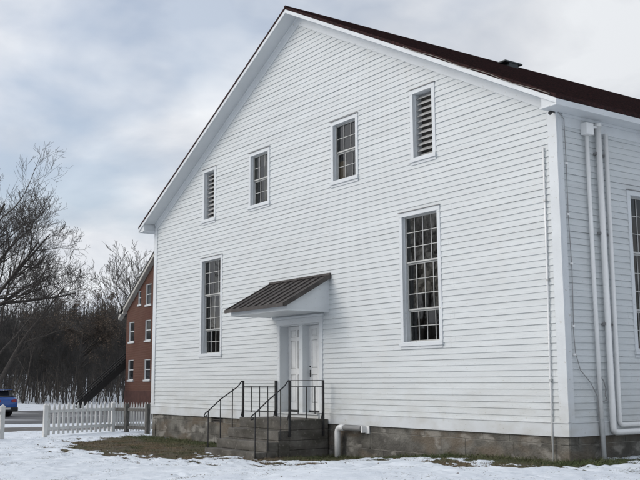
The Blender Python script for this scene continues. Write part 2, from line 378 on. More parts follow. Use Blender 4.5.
def ground_mat():
    m = bpy.data.materials.new('snowy_ground'); m.use_nodes = True; t = m.node_tree; b = t.nodes['Principled BSDF']
    nw = t.nodes.new; lk = t.links.new
    tcn = nw('ShaderNodeTexCoord'); at = nw('ShaderNodeAttribute'); at.attribute_name = 'snow'
    at2 = nw('ShaderNodeAttribute'); at2.attribute_name = 'woods'
    def noise(sc, de, ro=0.6):
        n = nw('ShaderNodeTexNoise'); n.inputs['Scale'].default_value = sc; n.inputs['Detail'].default_value = de; n.inputs['Roughness'].default_value = ro; lk(tcn.outputs['Object'], n.inputs[0]); return n
    def ramp(src, stops):
        r = nw('ShaderNodeValToRGB'); lk(src, r.inputs[0]); e = r.color_ramp.elements
        e[0].position, e[0].color = stops[0][0], (*stops[0][1], 1); e[1].position, e[1].color = stops[-1][0], (*stops[-1][1], 1)
        for p, c in stops[1:-1]: q = e.new(p); q.color = (*c, 1)
        return r
    def mixc(f, a, b_):
        x = nw('ShaderNodeMixRGB'); lk(f, x.inputs[0]); lk(a, x.inputs[1]); lk(b_, x.inputs[2]); return x
    # bare: soil, dead grass, moss green
    g1 = ramp(noise(2.2, 6).outputs[0], [(0.38, (0.070, 0.050, 0.034)), (0.55, (0.085, 0.070, 0.040)), (0.68, (0.048, 0.060, 0.024))])
    g2 = ramp(noise(38, 4).outputs[0], [(0.35, (0.030, 0.024, 0.017)), (0.65, (0.135, 0.110, 0.070))])
    gm = nw('ShaderNodeMixRGB'); gm.inputs[0].default_value = 0.45; lk(g1.outputs[0], gm.inputs[1]); lk(g2.outputs[0], gm.inputs[2])
    gy_ = nw('ShaderNodeSeparateXYZ'); lk(tcn.outputs['Object'], gy_.inputs[0])
    gn_ = nw('ShaderNodeMath'); gn_.operation = 'MULTIPLY_ADD'; lk(noise(1.8, 5).outputs[0], gn_.inputs[0]); gn_.inputs[1].default_value = 1.6; lk(gy_.outputs[1], gn_.inputs[2])
    gr_ = nw('ShaderNodeMapRange'); gr_.inputs[1].default_value = -0.7; gr_.inputs[2].default_value = 0.3; gr_.inputs[4].default_value = 0.6; lk(gn_.outputs[0], gr_.inputs[0])
    gc_ = nw('ShaderNodeMixRGB'); lk(gr_.outputs[0], gc_.inputs[0]); lk(gm.outputs[0], gc_.inputs[1]); gc_.inputs[2].default_value = (0.040, 0.052, 0.020, 1); gm = gc_
    sn = ramp(noise(1.5, 5).outputs[0], [(0.3, (0.655, 0.70, 0.755)), (0.7, (0.745, 0.785, 0.83))])
    # snow factor: attribute plus fine noise
    nf = noise(16, 6, 0.7); nm = nw('ShaderNodeMath'); nm.operation = 'MULTIPLY_ADD'; lk(nf.outputs[0], nm.inputs[0]); nm.inputs[1].default_value = 0.55; nm.inputs[2].default_value = -0.275
    ad = nw('ShaderNodeMath'); ad.operation = 'ADD'; lk(at.outputs['Fac'], ad.inputs[0]); lk(nm.outputs[0], ad.inputs[1])
    fr = nw('ShaderNodeMapRange'); fr.inputs[1].default_value = -0.02; fr.inputs[2].default_value = 0.07; lk(ad.outputs[0], fr.inputs[0])
    # blades and crumbs that poke through
    sp = noise(30, 3, 0.5); sp2 = noise(1.1, 3)
    spm = nw('ShaderNodeMath'); spm.operation = 'MULTIPLY'; lk(sp.outputs[0], spm.inputs[0]); lk(sp2.outputs[0], spm.inputs[1])
    spr = nw('ShaderNodeMapRange'); spr.inputs[1].default_value = 0.335; spr.inputs[2].default_value = 0.39; spr.inputs[3].default_value = 1; spr.inputs[4].default_value = 0.25; lk(spm.outputs[0], spr.inputs[0])
    fm = nw('ShaderNodeMath'); fm.operation = 'MULTIPLY'; lk(fr.outputs[0], fm.inputs[0]); lk(spr.outputs[0], fm.inputs[1])
    c1 = mixc(fm.outputs[0], gm.outputs[0], sn.outputs[0])
    wd = ramp(noise(0.35, 7, 0.7).outputs[0], [(0.35, (0.035, 0.029, 0.024)), (0.6, (0.060, 0.048, 0.038))])
    wn = noise(0.22, 8, 0.75); wa = nw('ShaderNodeMath'); wa.operation = 'ADD'; lk(at2.outputs['Fac'], wa.inputs[0]); lk(wn.outputs[0], wa.inputs[1])
    wr = nw('ShaderNodeMapRange'); wr.inputs[1].default_value = 0.93; wr.inputs[2].default_value = 1.0; lk(wa.outputs[0], wr.inputs[0])
    c2 = mixc(wr.outputs[0], c1.outputs[0], wd.outputs[0])
    lk(c2.outputs[0], b.inputs['Base Color'])
    b.inputs['Roughness'].default_value = 0.8; b.inputs['Specular IOR Level'].default_value = 0.25
    bn = nw('ShaderNodeBump'); bn.inputs['Strength'].default_value = 0.7; bn.inputs['Distance'].default_value = 0.03
    lk(noise(9, 8, 0.72).outputs[0], bn.inputs['Height']); lk(bn.outputs[0], b.inputs['Normal'])
    return m
g = mesh_np('ground', np.stack([X, Y, Z2], -1).reshape(-1, 3), F, ground_mat())
g.data.polygons.foreach_set('use_smooth', np.ones(len(F), bool))
a_ = g.data.attributes.new('snow', 'FLOAT', 'POINT'); a_.data.foreach_set('value', SM.ravel().astype(np.float32))
R_ = np.hypot(X, Y); wd_ = np.maximum(0.62*sstep(205, 250, R_), 0.16*sstep(76, 82, s_))
a_ = g.data.attributes.new('woods', 'FLOAT', 'POINT'); a_.data.foreach_set('value', wd_.ravel().astype(np.float32))
tag(g, kind='structure')

def on_road(s, t): p = CAM[:2] + NRM*s + TAN*t; return p
def strip(name, s0, s1, t0, t1, z, m, wob=0.0):
    n = 160; mb = MB()
    for i in range(n+1):
        t = t0 + (t1-t0)*i/n
        a = on_road(s0 + wob*(random.random()-.5), t); b = on_road(s1 + wob*(random.random()-.5), t)
        mb.v += [(a[0], a[1], z), (b[0], b[1], z)]
    mb.f = [(2*i, 2*i+2, 2*i+3, 2*i+1) for i in range(n)]
    return tag(obj(name, mb, m), kind='structure')
ASPH = mat('asphalt', (0.105, 0.107, 0.112), 0.55, col2=(0.070, 0.071, 0.074), scale=0.5, detail=8, spec=0.5, bump=0.2, bscale=60)
chain_rgb(ASPH, noise_fac(0.55, 0.60, 0.72, (0.35, 0.35, 1), 0.55, 7), (0.55, 0.56, 0.58))
ASPH2 = mat('wet_path', (0.13, 0.12, 0.11), 0.6, col2=(0.08, 0.074, 0.068), scale=0.8, detail=8, bump=0.2, bscale=50)
chain_rgb(ASPH2, noise_fac(1.2, 0.60, 0.68, (1, 1, 1), 0.6, 7), (0.6, 0.61, 0.63))
strip('road', 46.4, 70.0, -160, 160, -0.990, ASPH, 0.5)
strip('path', 38.7, 42.8, -160, 160, -0.990, ASPH2, 0.25)

# ------------------------------------------------------------------ the white meetinghouse
HW, DEP = 7.5, 16.0
SL = 0.523; APEX = 9.47; OY, OX = 0.40, 0.365
SOF = APEX-0.13                                   # soffit plane at the ridge
BZ = -0.66
house = thing('meetinghouse', 'large white clapboard meetinghouse with gable front and brown shingle roof', 'church', (0, 8, BZ))
EXPO = 0.1055
def row_pieces(x0, x1, holes, z0, z1):
    """split [x0,x1] x [z0,z1] by rectangular holes -> list of (xa,xb,za,zb)"""
    zs = [z0, z1]
    for h in holes:
        for z in (h[2], h[3]):
            if z0 < z < z1: zs.append(z)
    zs = sorted(zs); out = []
    for a, b in zip(zs[:-1], zs[1:]):
        if b-a < 1e-5: continue
        m_ = (a+b)/2; iv = [(x0, x1)]
        for h in holes:
            if h[2] < m_ < h[3]:
                nv = []
                for p, q in iv:
                    if h[1] <= p or h[0] >= q: nv.append((p, q)); continue
                    if h[0] > p: nv.append((p, h[0]))
                    if h[1] < q: nv.append((h[1], q))
                iv = nv
        out += [(p, q, a, b) for p, q in iv if q-p > 1e-4]
    return out
def siding(mp, zlo, zhi, xlim, holes, seed):
    """mp(a, out, z): a along the wall, out outward"""
    rs = random.Random(seed); mb = MB(); z = zlo; i = 0; COLS_ = [-8 + rs.uniform(.9, 1.9)*k*1.1 for k in range(18)]
    while z < zhi:
        z1 = min(z+EXPO+rs.uniform(-.003, .003), zhi)
        lo0, lo1 = xlim(z); hi0, hi1 = xlim(z1)
        if lo1-lo0 < 0.1: break
        # butt joints
        cuts = [c_ + rs.uniform(-.004, .004) for c_ in COLS_ if lo0 < c_ < lo1 and rs.random() < .26] + ([rs.uniform(lo0, lo1)] if rs.random() < .5 else [])
        hs = list(holes) + [(c-0.0005, c+0.0005, z-1, z1+1) for c in cuts]
        oo = rs.uniform(-.002, .004)
        for (a, b, za, zb) in row_pieces(lo0, lo1, hs, z, z1):
            t0 = (za-z)/(z1-z); t1 = (zb-z)/(z1-z)
            dz = rs.uniform(-.0022, .0022) if za == z else 0
            o = oo
            p0 = 0.020*(1-t0)+0.006*t0 + o; p1 = 0.020*(1-t1)+0.006*t1 + o
            def cl(v, t):
                l = lo0*(1-t)+hi0*t; r = lo1*(1-t)+hi1*t; return min(max(v, l), r)
            A, B_, C_, D = cl(a, t0), cl(b, t0), cl(b, t1), cl(a, t1)
            dz2 = rs.uniform(-.0015, .0015)
            vs = [mp(A, p0, za+dz), mp(B_, p0, za+dz+dz2), mp(C_, p1, zb), mp(D, p1, zb)]; fs = [(0, 1, 2, 3)]
            if t0 == 0:
                vs += [mp(A, -0.002, za+dz+0.002), mp(B_, -0.002, za+dz+dz2+0.002)]; fs.append((4, 5, 1, 0))
            mb.add(vs, fs)
        z = z1
    return mb
def lining(mp, zlo, zhi, xlim, holes, step=0.3, dep=-0.05):
    mb = MB(); z = zlo
    while z < zhi-1e-6:
        z1 = min(z+step, zhi); lo0, lo1 = xlim(z); hi0, hi1 = xlim(z1)
        for (a, b, za, zb) in row_pieces(lo0, lo1, holes, z, z1):
            t0 = (za-z)/(z1-z); t1 = (zb-z)/(z1-z)
            def cl(v, t):
                l = lo0*(1-t)+hi0*t; r = lo1*(1-t)+hi1*t; return min(max(v, l), r)
            mb.add([mp(cl(a, t0), dep, za), mp(cl(b, t0), dep, za), mp(cl(b, t1), dep, zb), mp(cl(a, t1), dep, zb)], [(0, 1, 2, 3)])
        z = z1
    return mb
front = lambda a, o, z: (a, -o, z)
right = lambda a, o, z: (HW+o, a, z)
left_ = lambda a, o, z: (-HW-o, a, z)
back_ = lambda a, o, z: (a, DEP+o, z)
CAS = 0.085
# (outer x0, x1, z0, z1, kind)
WF = [(-4.62, -3.90, 5.02, 6.49, 'louver'), (3.90, 4.62, 5.02, 6.49, 'louver'),
      (-2.22, -1.25, 5.03, 6.46, 'small_left'), (1.25, 2.22, 5.03, 6.46, 'small_right'),
      (-4.69, -3.51, 1.49, 4.10, 'big'), (3.51, 4.69, 1.49, 4.10, 'big')]
WR = [(1.72, 2.92, 1.26, 4.10, 'big'), (6.4, 7.6, 1.26, 4.10, 'big'), (11.1, 12.3, 1.26, 4.10, 'big')]
def op(wd): return (wd[0]+CAS, wd[1]-CAS, wd[2]+0.11, wd[3]-CAS)
DOORH = (-0.80, 0.80, -0.2, 2.14)
gab = lambda z: ((-HW+0.001, HW-0.001) if z < SOF-SL*HW else (-(SOF-z)/SL, (SOF-z)/SL))
WTZ = 0.19
obj('wall', siding(front, WTZ, SOF-0.03, gab, [op(x) for x in WF] + [DOORH], 1), SIDING, house, fixn=False)
obj('wall', siding(right, WTZ, 5.25, lambda z: (0.001, DEP-0.001), [op(x) for x in WR], 2), SIDING, house, fixn=False)
obj('wall', siding(left_, WTZ, 5.25, lambda z: (0.001, DEP-0.001), [], 3), SIDING, house, fixn=False)
obj('wall', siding(back_, WTZ, SOF-0.03, gab, [], 4), SIDING, house, fixn=False)
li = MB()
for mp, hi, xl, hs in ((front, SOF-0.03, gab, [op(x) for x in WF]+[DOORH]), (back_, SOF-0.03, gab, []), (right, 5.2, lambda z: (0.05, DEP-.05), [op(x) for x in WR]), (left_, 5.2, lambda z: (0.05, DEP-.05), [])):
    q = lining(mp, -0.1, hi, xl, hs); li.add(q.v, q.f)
li.box((-HW+.06, .06, -0.14), (HW-.06, DEP-.06, -0.10)); li.box((-HW+.07, 2.9, -.09), (HW-.07, 2.95, 4.69)); li.box((-HW+.06, 0.06, 4.7), (HW-.06, DEP-.06, 4.72))  # floor, ceiling, and an added dark partition that keeps the view through the windows dark
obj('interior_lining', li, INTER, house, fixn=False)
# water table, corner boards, friezes
tr = MB()
for x0, x1 in ((-HW-.03, -0.93), (0.93, HW+.03)): tr.box((x0, -0.032, -0.015), (x1, 0.02, WTZ+.004)); tr.box((x0, -0.045, WTZ+.004), (x1, 0.01, WTZ+.022))
for sx in (-1, 1): tr.box((sx*(HW-.0), 0.021, -0.015), (sx*(HW+.031), DEP, WTZ+.003)); tr.box((sx*(HW-.0), 0.012, WTZ+.004), (sx*(HW+.044), DEP, WTZ+.021))
obj('water_table', tr, TRIM, house, bevel=0.003)
for sx in (-1, 1):
    cb = MB(); cb.box((sx*(HW-.15), -0.038, WTZ+.0225), (sx*(HW+.036), 0.0, 5.31)); cb.box((sx*(HW), 0.0005, WTZ+.0225), (sx*(HW+.036), 0.11, 5.19))
    obj('corner_board', cb, TRIM, house, bevel=0.003)
for sx in (-1, 1):
    fz = MB(); c = math.hypot(1, SL)
    # rake frieze follows the soffit
    fz.add([(0, -.034, SOF-.003), (sx*HW, -.034, SOF-.003-SL*HW), (sx*HW, -.034, SOF-.24-SL*HW+.02), (0, -.034, SOF-.24), (0, 0.0, SOF-.003), (sx*HW, 0, SOF-.003-SL*HW), (sx*HW, 0, SOF-.24-SL*HW+.02), (0, 0, SOF-.24)],
           [(0, 1, 2, 3), (7, 6, 5, 4), (0, 4, 5, 1), (3, 2, 6, 7), (0, 3, 7, 4), (1, 5, 6, 2)])
    fz.add([(0, -.052, SOF-.004), (sx*HW, -.052, SOF-.004-SL*HW), (sx*HW, -.052, SOF-.04-SL*HW), (0, -.052, SOF-.04), (0, -.0345, SOF-.004), (sx*HW, -.0345, SOF-.004-SL*HW), (sx*HW, -.0345, SOF-.055-SL*HW), (0, -.0345, SOF-.055)],
           [(0, 1, 2, 3), (7, 6, 5, 4), (0, 4, 5, 1), (3, 2, 6, 7), (0, 3, 7, 4), (1, 5, 6, 2)])
    obj('rake_frieze', fz, TRIM, house)
    ef = MB(); ef.box((sx*HW, 0.111, 4.99), (sx*(HW+.030), DEP, 5.198)); ef.box((sx*(HW+.0305), 0.111, 5.15), (sx*(HW+.055), DEP, 5.197))
    obj('eave_frieze', ef, TRIM, house)
    # soffits
    sf = MB(); y0, y1 = -OY+.028, 0.001; e = HW+OX-.03
    sf.add([(0, y0, SOF), (sx*HW, y0, SOF-SL*HW), (sx*HW, y1, SOF-SL*HW), (0, y1, SOF), (0, y0, SOF+.02), (sx*HW, y0, SOF-SL*HW+.02), (sx*HW, y1, SOF-SL*HW+.02), (0, y1, SOF+.02)],
           [(0, 1, 2, 3), (7, 6, 5, 4), (0, 4, 5, 1), (3, 2, 6, 7), (0, 3, 7, 4), (1, 5, 6, 2)])
    sf.box((sx*(HW-.02), y0, 5.199), (sx*e, DEP+OY-.03, 5.215))
    zc = SOF-SL*HW; ze_ = SOF-SL*e
    sf.prism([(sx*(HW+.037), 5.216), (sx*e, 5.216), (sx*e, ze_+.045), (sx*(HW+.037), zc+.045-SL*.037)], y0, 0.0)
    obj('soffit', sf, SOFFIT, house)
    # fascias
    fa = MB(); E2 = HW+OX-.002; rz = lambda x: APEX-.066-SL*x
    fa.add([(0, -OY+.001, rz(0)), (sx*E2, -OY+.001, rz(E2)), (sx*E2, -OY+.001, rz(E2)-.085), (0, -OY+.001, rz(0)-.085), (0, -OY+.027, rz(0)), (sx*E2, -OY+.027, rz(E2)), (sx*E2, -OY+.027, rz(E2)-.085), (0, -OY+.027, rz(0)-.085)],
           [(0, 1, 2, 3), (7, 6, 5, 4), (0, 4, 5, 1), (3, 2, 6, 7), (0, 3, 7, 4), (1, 5, 6, 2)])
    obj('rake_fascia', fa, TRIM, house)
    fe = MB(); fe.box((sx*(HW+OX-.0295), -OY+.0275, 5.19), (sx*(HW+OX-.004), DEP+OY, 5.286)); fe.box((sx*(HW+.037), -OY+.001, 5.185), (sx*(HW+OX-.004), -OY+.0265, 5.215))
    obj('eave_fascia', fe, TRIM, house)
    # box closing the eave end, and the shingled slope in real courses
    rf = MB(); n = 62; EX = HW+OX
    for i in range(n):
        xa = EX*(1-i/n); xb = EX*(1-(i+1)/n) if i < n-1 else 0.0
        za = APEX-SL*xa; zb = APEX-SL*xb
        ya, yb = -OY-random.uniform(0, .006), DEP+OY
        rf.add([(sx*xa, ya, za-.004+.010), (sx*xb, ya, zb-.004), (sx*xb, yb, zb-.004), (sx*xa, yb, za-.004+.010), (sx*xa, ya, za-.065), (sx*xb, ya, zb-.065), (sx*xb, yb, zb-.065), (sx*xa, yb, za-.065)],
               [(0, 1, 2, 3), (7, 6, 5, 4), (0, 4, 5, 1), (3, 0, 4, 7)] )
    obj('roof', rf, SHINGLE, house, fixn=False)
rc = MB(); rc.tube([(0, -OY-.01, APEX-.005), (0, DEP+OY, APEX-.005)], 0.035, 6); obj('ridge_cap', rc, SHINGLE, house)
# metal drip edge under the shingles on the rake
# roof vent
rv = MB(); vx, vy = 0.35, 6.65
vz = APEX-SL*vx
rv.box((vx-.13, vy-.17, vz-.12), (vx+.13, vy+.17, vz+.045))
rv2 = MB(); rv2.box((vx-.15, vy-.34, vz+.045), (vx+.15, vy+.34, vz+.10))
VENTM = mat('vent_metal', (0.035, 0.042, 0.045), 0.5, spec=0.4)
rvo = obj('roof_vent', rv, VENTM, house); obj('vent_cap', rv2, VENTM, rvo, bevel=0.02)

# foundation of separate blocks
def foundation(mp, a0, a1, seed, zb, skip=()):
    rs = random.Random(seed); mb = MB(); zt = 0.175; H = 0.32
    for c in range(4):
        z1 = min(zt - c*H, -0.017); z0 = zt - c*H - H + 0.009; x = a0 - rs.uniform(0, .5)
        while x < a1:
            L_ = rs.choice([0.62, 0.9, 1.15, 1.5]); xa = max(x, a0); xb = min(x+L_-0.008, a1); x += L_
            if xb-xa < .03: continue
            if any(s0 < (xa+xb)/2 < s1 and zz0 < (z0+z1)/2 < zz1 for s0, s1, zz0, zz1 in skip): continue
            o = -.014 + rs.uniform(0, .006); d = 0.005
            j = [rs.uniform(-.004, .004) for _ in range(4)]
            vs = [mp(xa+j[0], -.2, z0), mp(xb+j[1], -.2, z0), mp(xb+j[2], -.2, z1), mp(xa+j[3], -.2, z1),
                  mp(xa+j[0], o-d, z0), mp(xb+j[1], o-d, z0), mp(xb+j[2], o-d, z1), mp(xa+j[3], o-d, z1),
                  mp(xa+d+j[0], o, z0+d), mp(xb-d+j[1], o, z0+d), mp(xb-d+j[2], o, z1-d), mp(xa+d+j[3], o, z1-d)]
            mb.add(vs, [(0, 1, 5, 4), (1, 2, 6, 5), (2, 3, 7, 6), (3, 0, 4, 7), (4, 5, 9, 8), (5, 6, 10, 9), (6, 7, 11, 10), (7, 4, 8, 11), (8, 9, 10, 11)])
    return mb
fb = MB()
FV = (-4.05, -3.55, -0.28, 0.0)
for mp, a0, a1, sd_, sk in ((front, -HW, HW, 5, [FV]), (right, 0.0, DEP, 6, []), (left_, 0.0, DEP, 8, []), (back_, -HW, HW, 9, [])):
    q = foundation(mp, a0, a1, sd_, BZ, sk); fb.add(q.v, q.f)
fo = obj('foundation', fb, STONE, house)
mo = MB()
for x0, x1 in ((-HW+.015, FV[0]-.02), (FV[1]+.1, HW-.015)): mo.box((x0, .0185, -1.15), (x1, .2, -.02))
mo.box((FV[0]-.02, .024, -1.15), (FV[1]+.1, .2, -.27))
for sx in (-1, 1): mo.box((sx*(HW-.0185), .2005, -1.15), (sx*(HW-.2), DEP, -.02))
mo.box((-HW+.21, DEP-.2, -1.15), (HW-.21, DEP-.021, -.02))
obj('mortar', mo, MORTAR, fo)
fv = MB()
for i in range(5): fv.bar((-3.99, .035, -.05-.045*i), (-3.58, .035, -.05-.045*i), .03, .006, up=(0, .7, .7))
fv.box((-4.0, .015, -.275), (-3.57, .05, -.262))
obj('foundation_vent', fv, BLACK, house)

# windows
def window(wd, mp, parent, idx=0):
    x0, x1, z0, z1, kind = wd
    def B(mb, a, b):          # box given in (along, out, z)
        p, q = mp(*a), mp(*b); mb.box(p, q)
    o = 0.030; ix0, ix1, iz0, iz1 = x0+CAS, x1-CAS, z0+0.11, z1-CAS
    c = MB()
    B(c, (x0, -.0, iz0), (ix0, o, iz1)); B(c, (ix1, -.0, iz0), (x1, o, iz1)); B(c, (x0, 0, iz1), (x1, o+.002, z1))
    # jamb lining
    dp = -0.21
    B(c, (ix0-.02, dp, iz0), (ix0-.0005, -.0005, iz1)); B(c, (ix1+.0005, dp, iz0), (ix1+.02, -.0005, iz1)); B(c, (ix0-.02, dp, iz1+.0005), (ix1+.02, -.0005, iz1+.02))
    B(c, (ix0, -.052, iz0), (ix0+.014, -.035, iz1)); B(c, (ix1-.012, -.052, iz0), (ix1, -.035, iz1))
    w_ = obj('window' if kind != 'louver' else 'louver_vent', c, TRIM, parent, bevel=0.002)
    s = MB(); B(s, (x0-.02, -.0, z0+.022), (x1+.02, .062, z0+.075)); B(s, (x0, -.0, z0-.03), (x1, .034, z0+.0215))
    B(s, (ix0, dp, iz0-.035), (ix1, -.0005, iz0)); B(s, (x0, 0, z0+.0755), (x1, .041, iz0-.0005))
    obj('sill', s, TRIM, w_, bevel=0.004)
    d = MB(); B(d, (x0-.008, 0, z1+.0005), (x1+.008, .050, z1+.013)); obj('drip_cap', d, PVCG, w_)
    if kind == 'louver':
        lv = MB(); n = 11; hh = (iz1-iz0)/n
        for i in range(n):
            zc = iz0 + hh*(i+.5)
            P = [mp(ix0+.001, -.075, zc-hh*.38), mp(ix1-.001, -.075, zc-hh*.38), mp(ix1-.001, -.15, zc+hh*.24), mp(ix0+.001, -.15, zc+hh*.24)]
            P2 = [(p[0], p[1], p[2]+.013) for p in P]
            lv.add(P+P2, [(0, 1, 2, 3), (7, 6, 5, 4), (0, 4, 5, 1), (1, 5, 6, 2), (2, 6, 7, 3), (3, 7, 4, 0)])
        obj('slats', lv, WEATHERW, w_)
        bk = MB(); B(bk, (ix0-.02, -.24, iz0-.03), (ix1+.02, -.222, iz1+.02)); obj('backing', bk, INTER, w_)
        return w_
    cols = 4 if kind == 'big' else 3
    rows = [3, 3, 2] if kind == 'big' else [2, 2]
    tot = sum(rows); H = iz1-iz0; z = iz1; pane = MB(); rs = random.Random(int(abs(x0)*100)+idx)
    for k, r in enumerate(rows):
        zb = z - H*r/tot; dy = -0.062 - 0.034*k
        sh = MB(); st = 0.028
        B(sh, (ix0+.001, dy-.03, zb+.001), (ix0+st, dy, z-.001)); B(sh, (ix1-st, dy-.03, zb+.001), (ix1-.001, dy, z-.001))
        B(sh, (ix0+st, dy-.03, z-.028), (ix1-st, dy-.001, z-.001)); B(sh, (ix0+st, dy-.03, zb+.001), (ix1-st, dy-.001, zb+.030))
        a0, a1 = ix0+st, ix1-st; b0, b1 = zb+.030, z-.028
        for i in range(1, cols):
            x = a0 + (a1-a0)*i/cols; lo_, hi_ = b0, b1
            if kind == 'small_left': lo_ = b0 + (b1-b0)*(0.45 if (k == 0) else 0.0) if i == 2 else b0; hi_ = b1 if not (k == 1 and i == 2) else b0+(b1-b0)*.3
            B(sh, (x-.0065, dy-.020, lo_), (x+.0065, dy-.003, hi_))
        for j in range(1, r):
            zz = b0 + (b1-b0)*j/r
            if kind == 'small_left' and k == 0: B(sh, (a0, dy-.025, zz-.008), (a0+(a1-a0)/3, dy-.004, zz+.008))
            else: B(sh, (a0, dy-.019, zz-.0065), (a1, dy-.004, zz+.0065))
        obj('sash', sh, SASHM, w_)
        # each light of glass tilts a touch on its own
        for i in range(cols):
            for j in range(r):
                xa, xb = a0+(a1-a0)*i/cols, a0+(a1-a0)*(i+1)/cols; za, zz = b0+(b1-b0)*j/r, b0+(b1-b0)*(j+1)/r
                t = [rs.uniform(-.0016, .0016) for _ in range(3)]
                pane.add([mp(xa, dy-.015+t[0], za), mp(xb, dy-.015+t[1], za), mp(xb, dy-.015+t[1]+t[2], zz), mp(xa, dy-.015+t[0]+t[2], zz)], [(0, 1, 2, 3)])
        z = zb
    obj('pane', pane, GLASS, w_, fixn=False)
    cu = MB()
    if kind == 'small_right':
        cu2 = MB(); B(cu2, (ix0+.02, -.20, iz0+.001), (ix0+.27, -.135, iz0+.44)); obj('cardboard_box', cu2, CARD, w_)
    if kind == 'small_left':
        n = 14; P = []
        for i in range(n+1):
            a = ix0+.16 + (ix1-ix0-.16)*i/n; P.append((a, -.26 + .02*math.sin(i*1.9)))
        vs = [mp(a, y, iz0-.01) for a, y in P] + [mp(a, y, iz1-.12) for a, y in P]
        cu.add(vs, [(i, i+1, n+2+i, n+1+i) for i in range(n)])
        obj('curtain', cu, CURT, w_, fixn=False)
    return w_
WEATHERW = mat('louver_wood', (0.42, 0.42, 0.41), 0.8, vary=0.3, scale=9)
for wd in WF: window(wd, front, house)
for i, wd in enumerate(WR): window(wd, right, house, 3+i)

# doorway
df = MB()
for sx in (-1, 1):
    df.box((sx*.80, -.036, .02), (sx*.90, .0, 2.13)); df.box((sx*.7995, -.03, .02), (sx*.78, .24, 2.13))
df.box((-.92, -.040, 2.1305), (.92, .0, 2.26)); df.box((-.96, -.07, 2.2605), (.96, .0, 2.31)); df.box((-.78, -.0, 2.11), (.78, .24, 2.1300))
df.box((-.07, .02, .16), (.07, .24, 2.1095))
df.box((-.90, -.050, -.02), (.90, .24, .0195)); 
obj('door_frame', df, TRIM, house, bevel=0.003)
th = MB(); th.box((-.779, -.06, .02), (.779, .24, .16)); th.box((-.779, -.09, .155), (.779, .20, .19)); obj('threshold', th, TRIM, house, bevel=.004)
for sx, x0, x1 in ((-1, -.778, -.071), (1, .071, .778)):
    d = MB(); yf = .20; d.box((x0, yf+.012, .20), (x1, .245, 2.105))
    W = x1-x0; st = .10; mid = .07; cols = [(x0+st, x0+W/2-mid/2), (x0+W/2+mid/2, x1-st)]
    rows = [(.40, 1.02), (1.16, 1.78), (1.86, 2.02)]
    # stiles and rails stand proud of the recessed panels
    for a, b in ((x0, x0+st), (x0+W/2-mid/2, x0+W/2+mid/2), (x1-st, x1)): d.box((a, yf, .20), (b, yf+.0115, 2.105))
    for a, b in cols:
        for z0, z1 in ((.20, .40), (1.02, 1.16), (1.78, 1.86), (2.02, 2.105)): d.box((a, yf, z0), (b, yf+.0115, z1))
    dr = obj('door', d, DOORP, house)
    pn = MB(); gr = MB()
    for a, b in cols:
        for z0, z1 in rows:
            pn.box((a+.03, yf+.003, z0+.03), (b-.03, yf+.0118, z1-.03))
            g_ = .007
            for q in (((a, z0), (a+g_, z1)), ((b-g_, z0), (b, z1)), ((a+g_, z0), (b-g_, z0+g_)), ((a+g_, z1-g_), (b-g_, z1))):
                gr.box((q[0][0], yf+.0085, q[0][1]), (q[1][0], yf+.0117, q[1][1]))
    obj('raised_panels', pn, DOORP, dr, bevel=.003); obj('panel_groove', gr, SEAM, dr)
    kp = MB(); kp.box((x0+.01, yf-.012, .20), (x1-.01, yf-.001, .235)); obj('door_sweep', kp, BLACK, dr)
    if sx == 1:
        h = MB(); h.box((x0+.035, yf-.010, .96), (x0+.075, yf-.001, 1.12)); h.tube([(x0+.055, yf-.01, 1.03), (x0+.055, yf-.05, 1.03), (x0+.12, yf-.052, 1.025)], .008, 8)
        h.tube([(x0+.055, yf-.005, 1.19), (x0+.055, yf-.022, 1.19)], .018, 10)
        obj('handle', h, BLACK, dr)

# door canopy
CB, CT, CY = 2.34, 3.12, -1.08
cn = MB()
cn.prism([(0, CB), (CY, CB), (CY, CB+.17), (0, CT-.04)], -1.14, 1.14, 'x')
can = obj('canopy', cn, TRIM, house, bevel=.004)
ct = MB(); ct.box((-1.155, CY-.022, CB-.012), (1.155, CY-.001, CB+.13))
for sx in (-1, 1): ct.box((sx*1.141, CY-.0, CB-.012), (sx*1.155, -.03, CB+.03))
obj('canopy_trim', ct, TRIM, can)
cr_ = MB(); th_ = math.atan2(CT-CB-.17, -CY); yf_, zf_ = CY-.14, CB+.17-.14*(CT-CB-.2)/(-CY)+.02
cr_.add([(-1.22, yf_, zf_), (1.22, yf_, zf_), (1.22, -.02, CT), (-1.22, -.02, CT), (-1.22, yf_, zf_-.045), (1.22, yf_, zf_-.045), (1.22, -.02, CT-.045), (-1.22, -.02, CT-.045)],
        [(0, 1, 2, 3), (7, 6, 5, 4), (0, 4, 5, 1), (1, 5, 6, 2), (2, 6, 7, 3), (3, 7, 4, 0)])
for i in range(9):
    x = -1.205 + 2.41*i/8
    cr_.bar((x, yf_-.004, zf_+.012), (x, -.022, CT+.012), .015, .026)
cr_.bar((-1.22, yf_-.014, zf_-.02), (1.22, yf_-.014, zf_-.02), .02, .075)
cr_.bar((-1.22, -.03, CT+.02), (1.22, -.03, CT+.02), .05, .045)
for sx in (-1, 1): cr_.bar((sx*1.225, yf_, zf_-.03), (sx*1.225, -.03, CT-.03), .012, .075)
obj('canopy_roof', cr_, CANROOF, can)

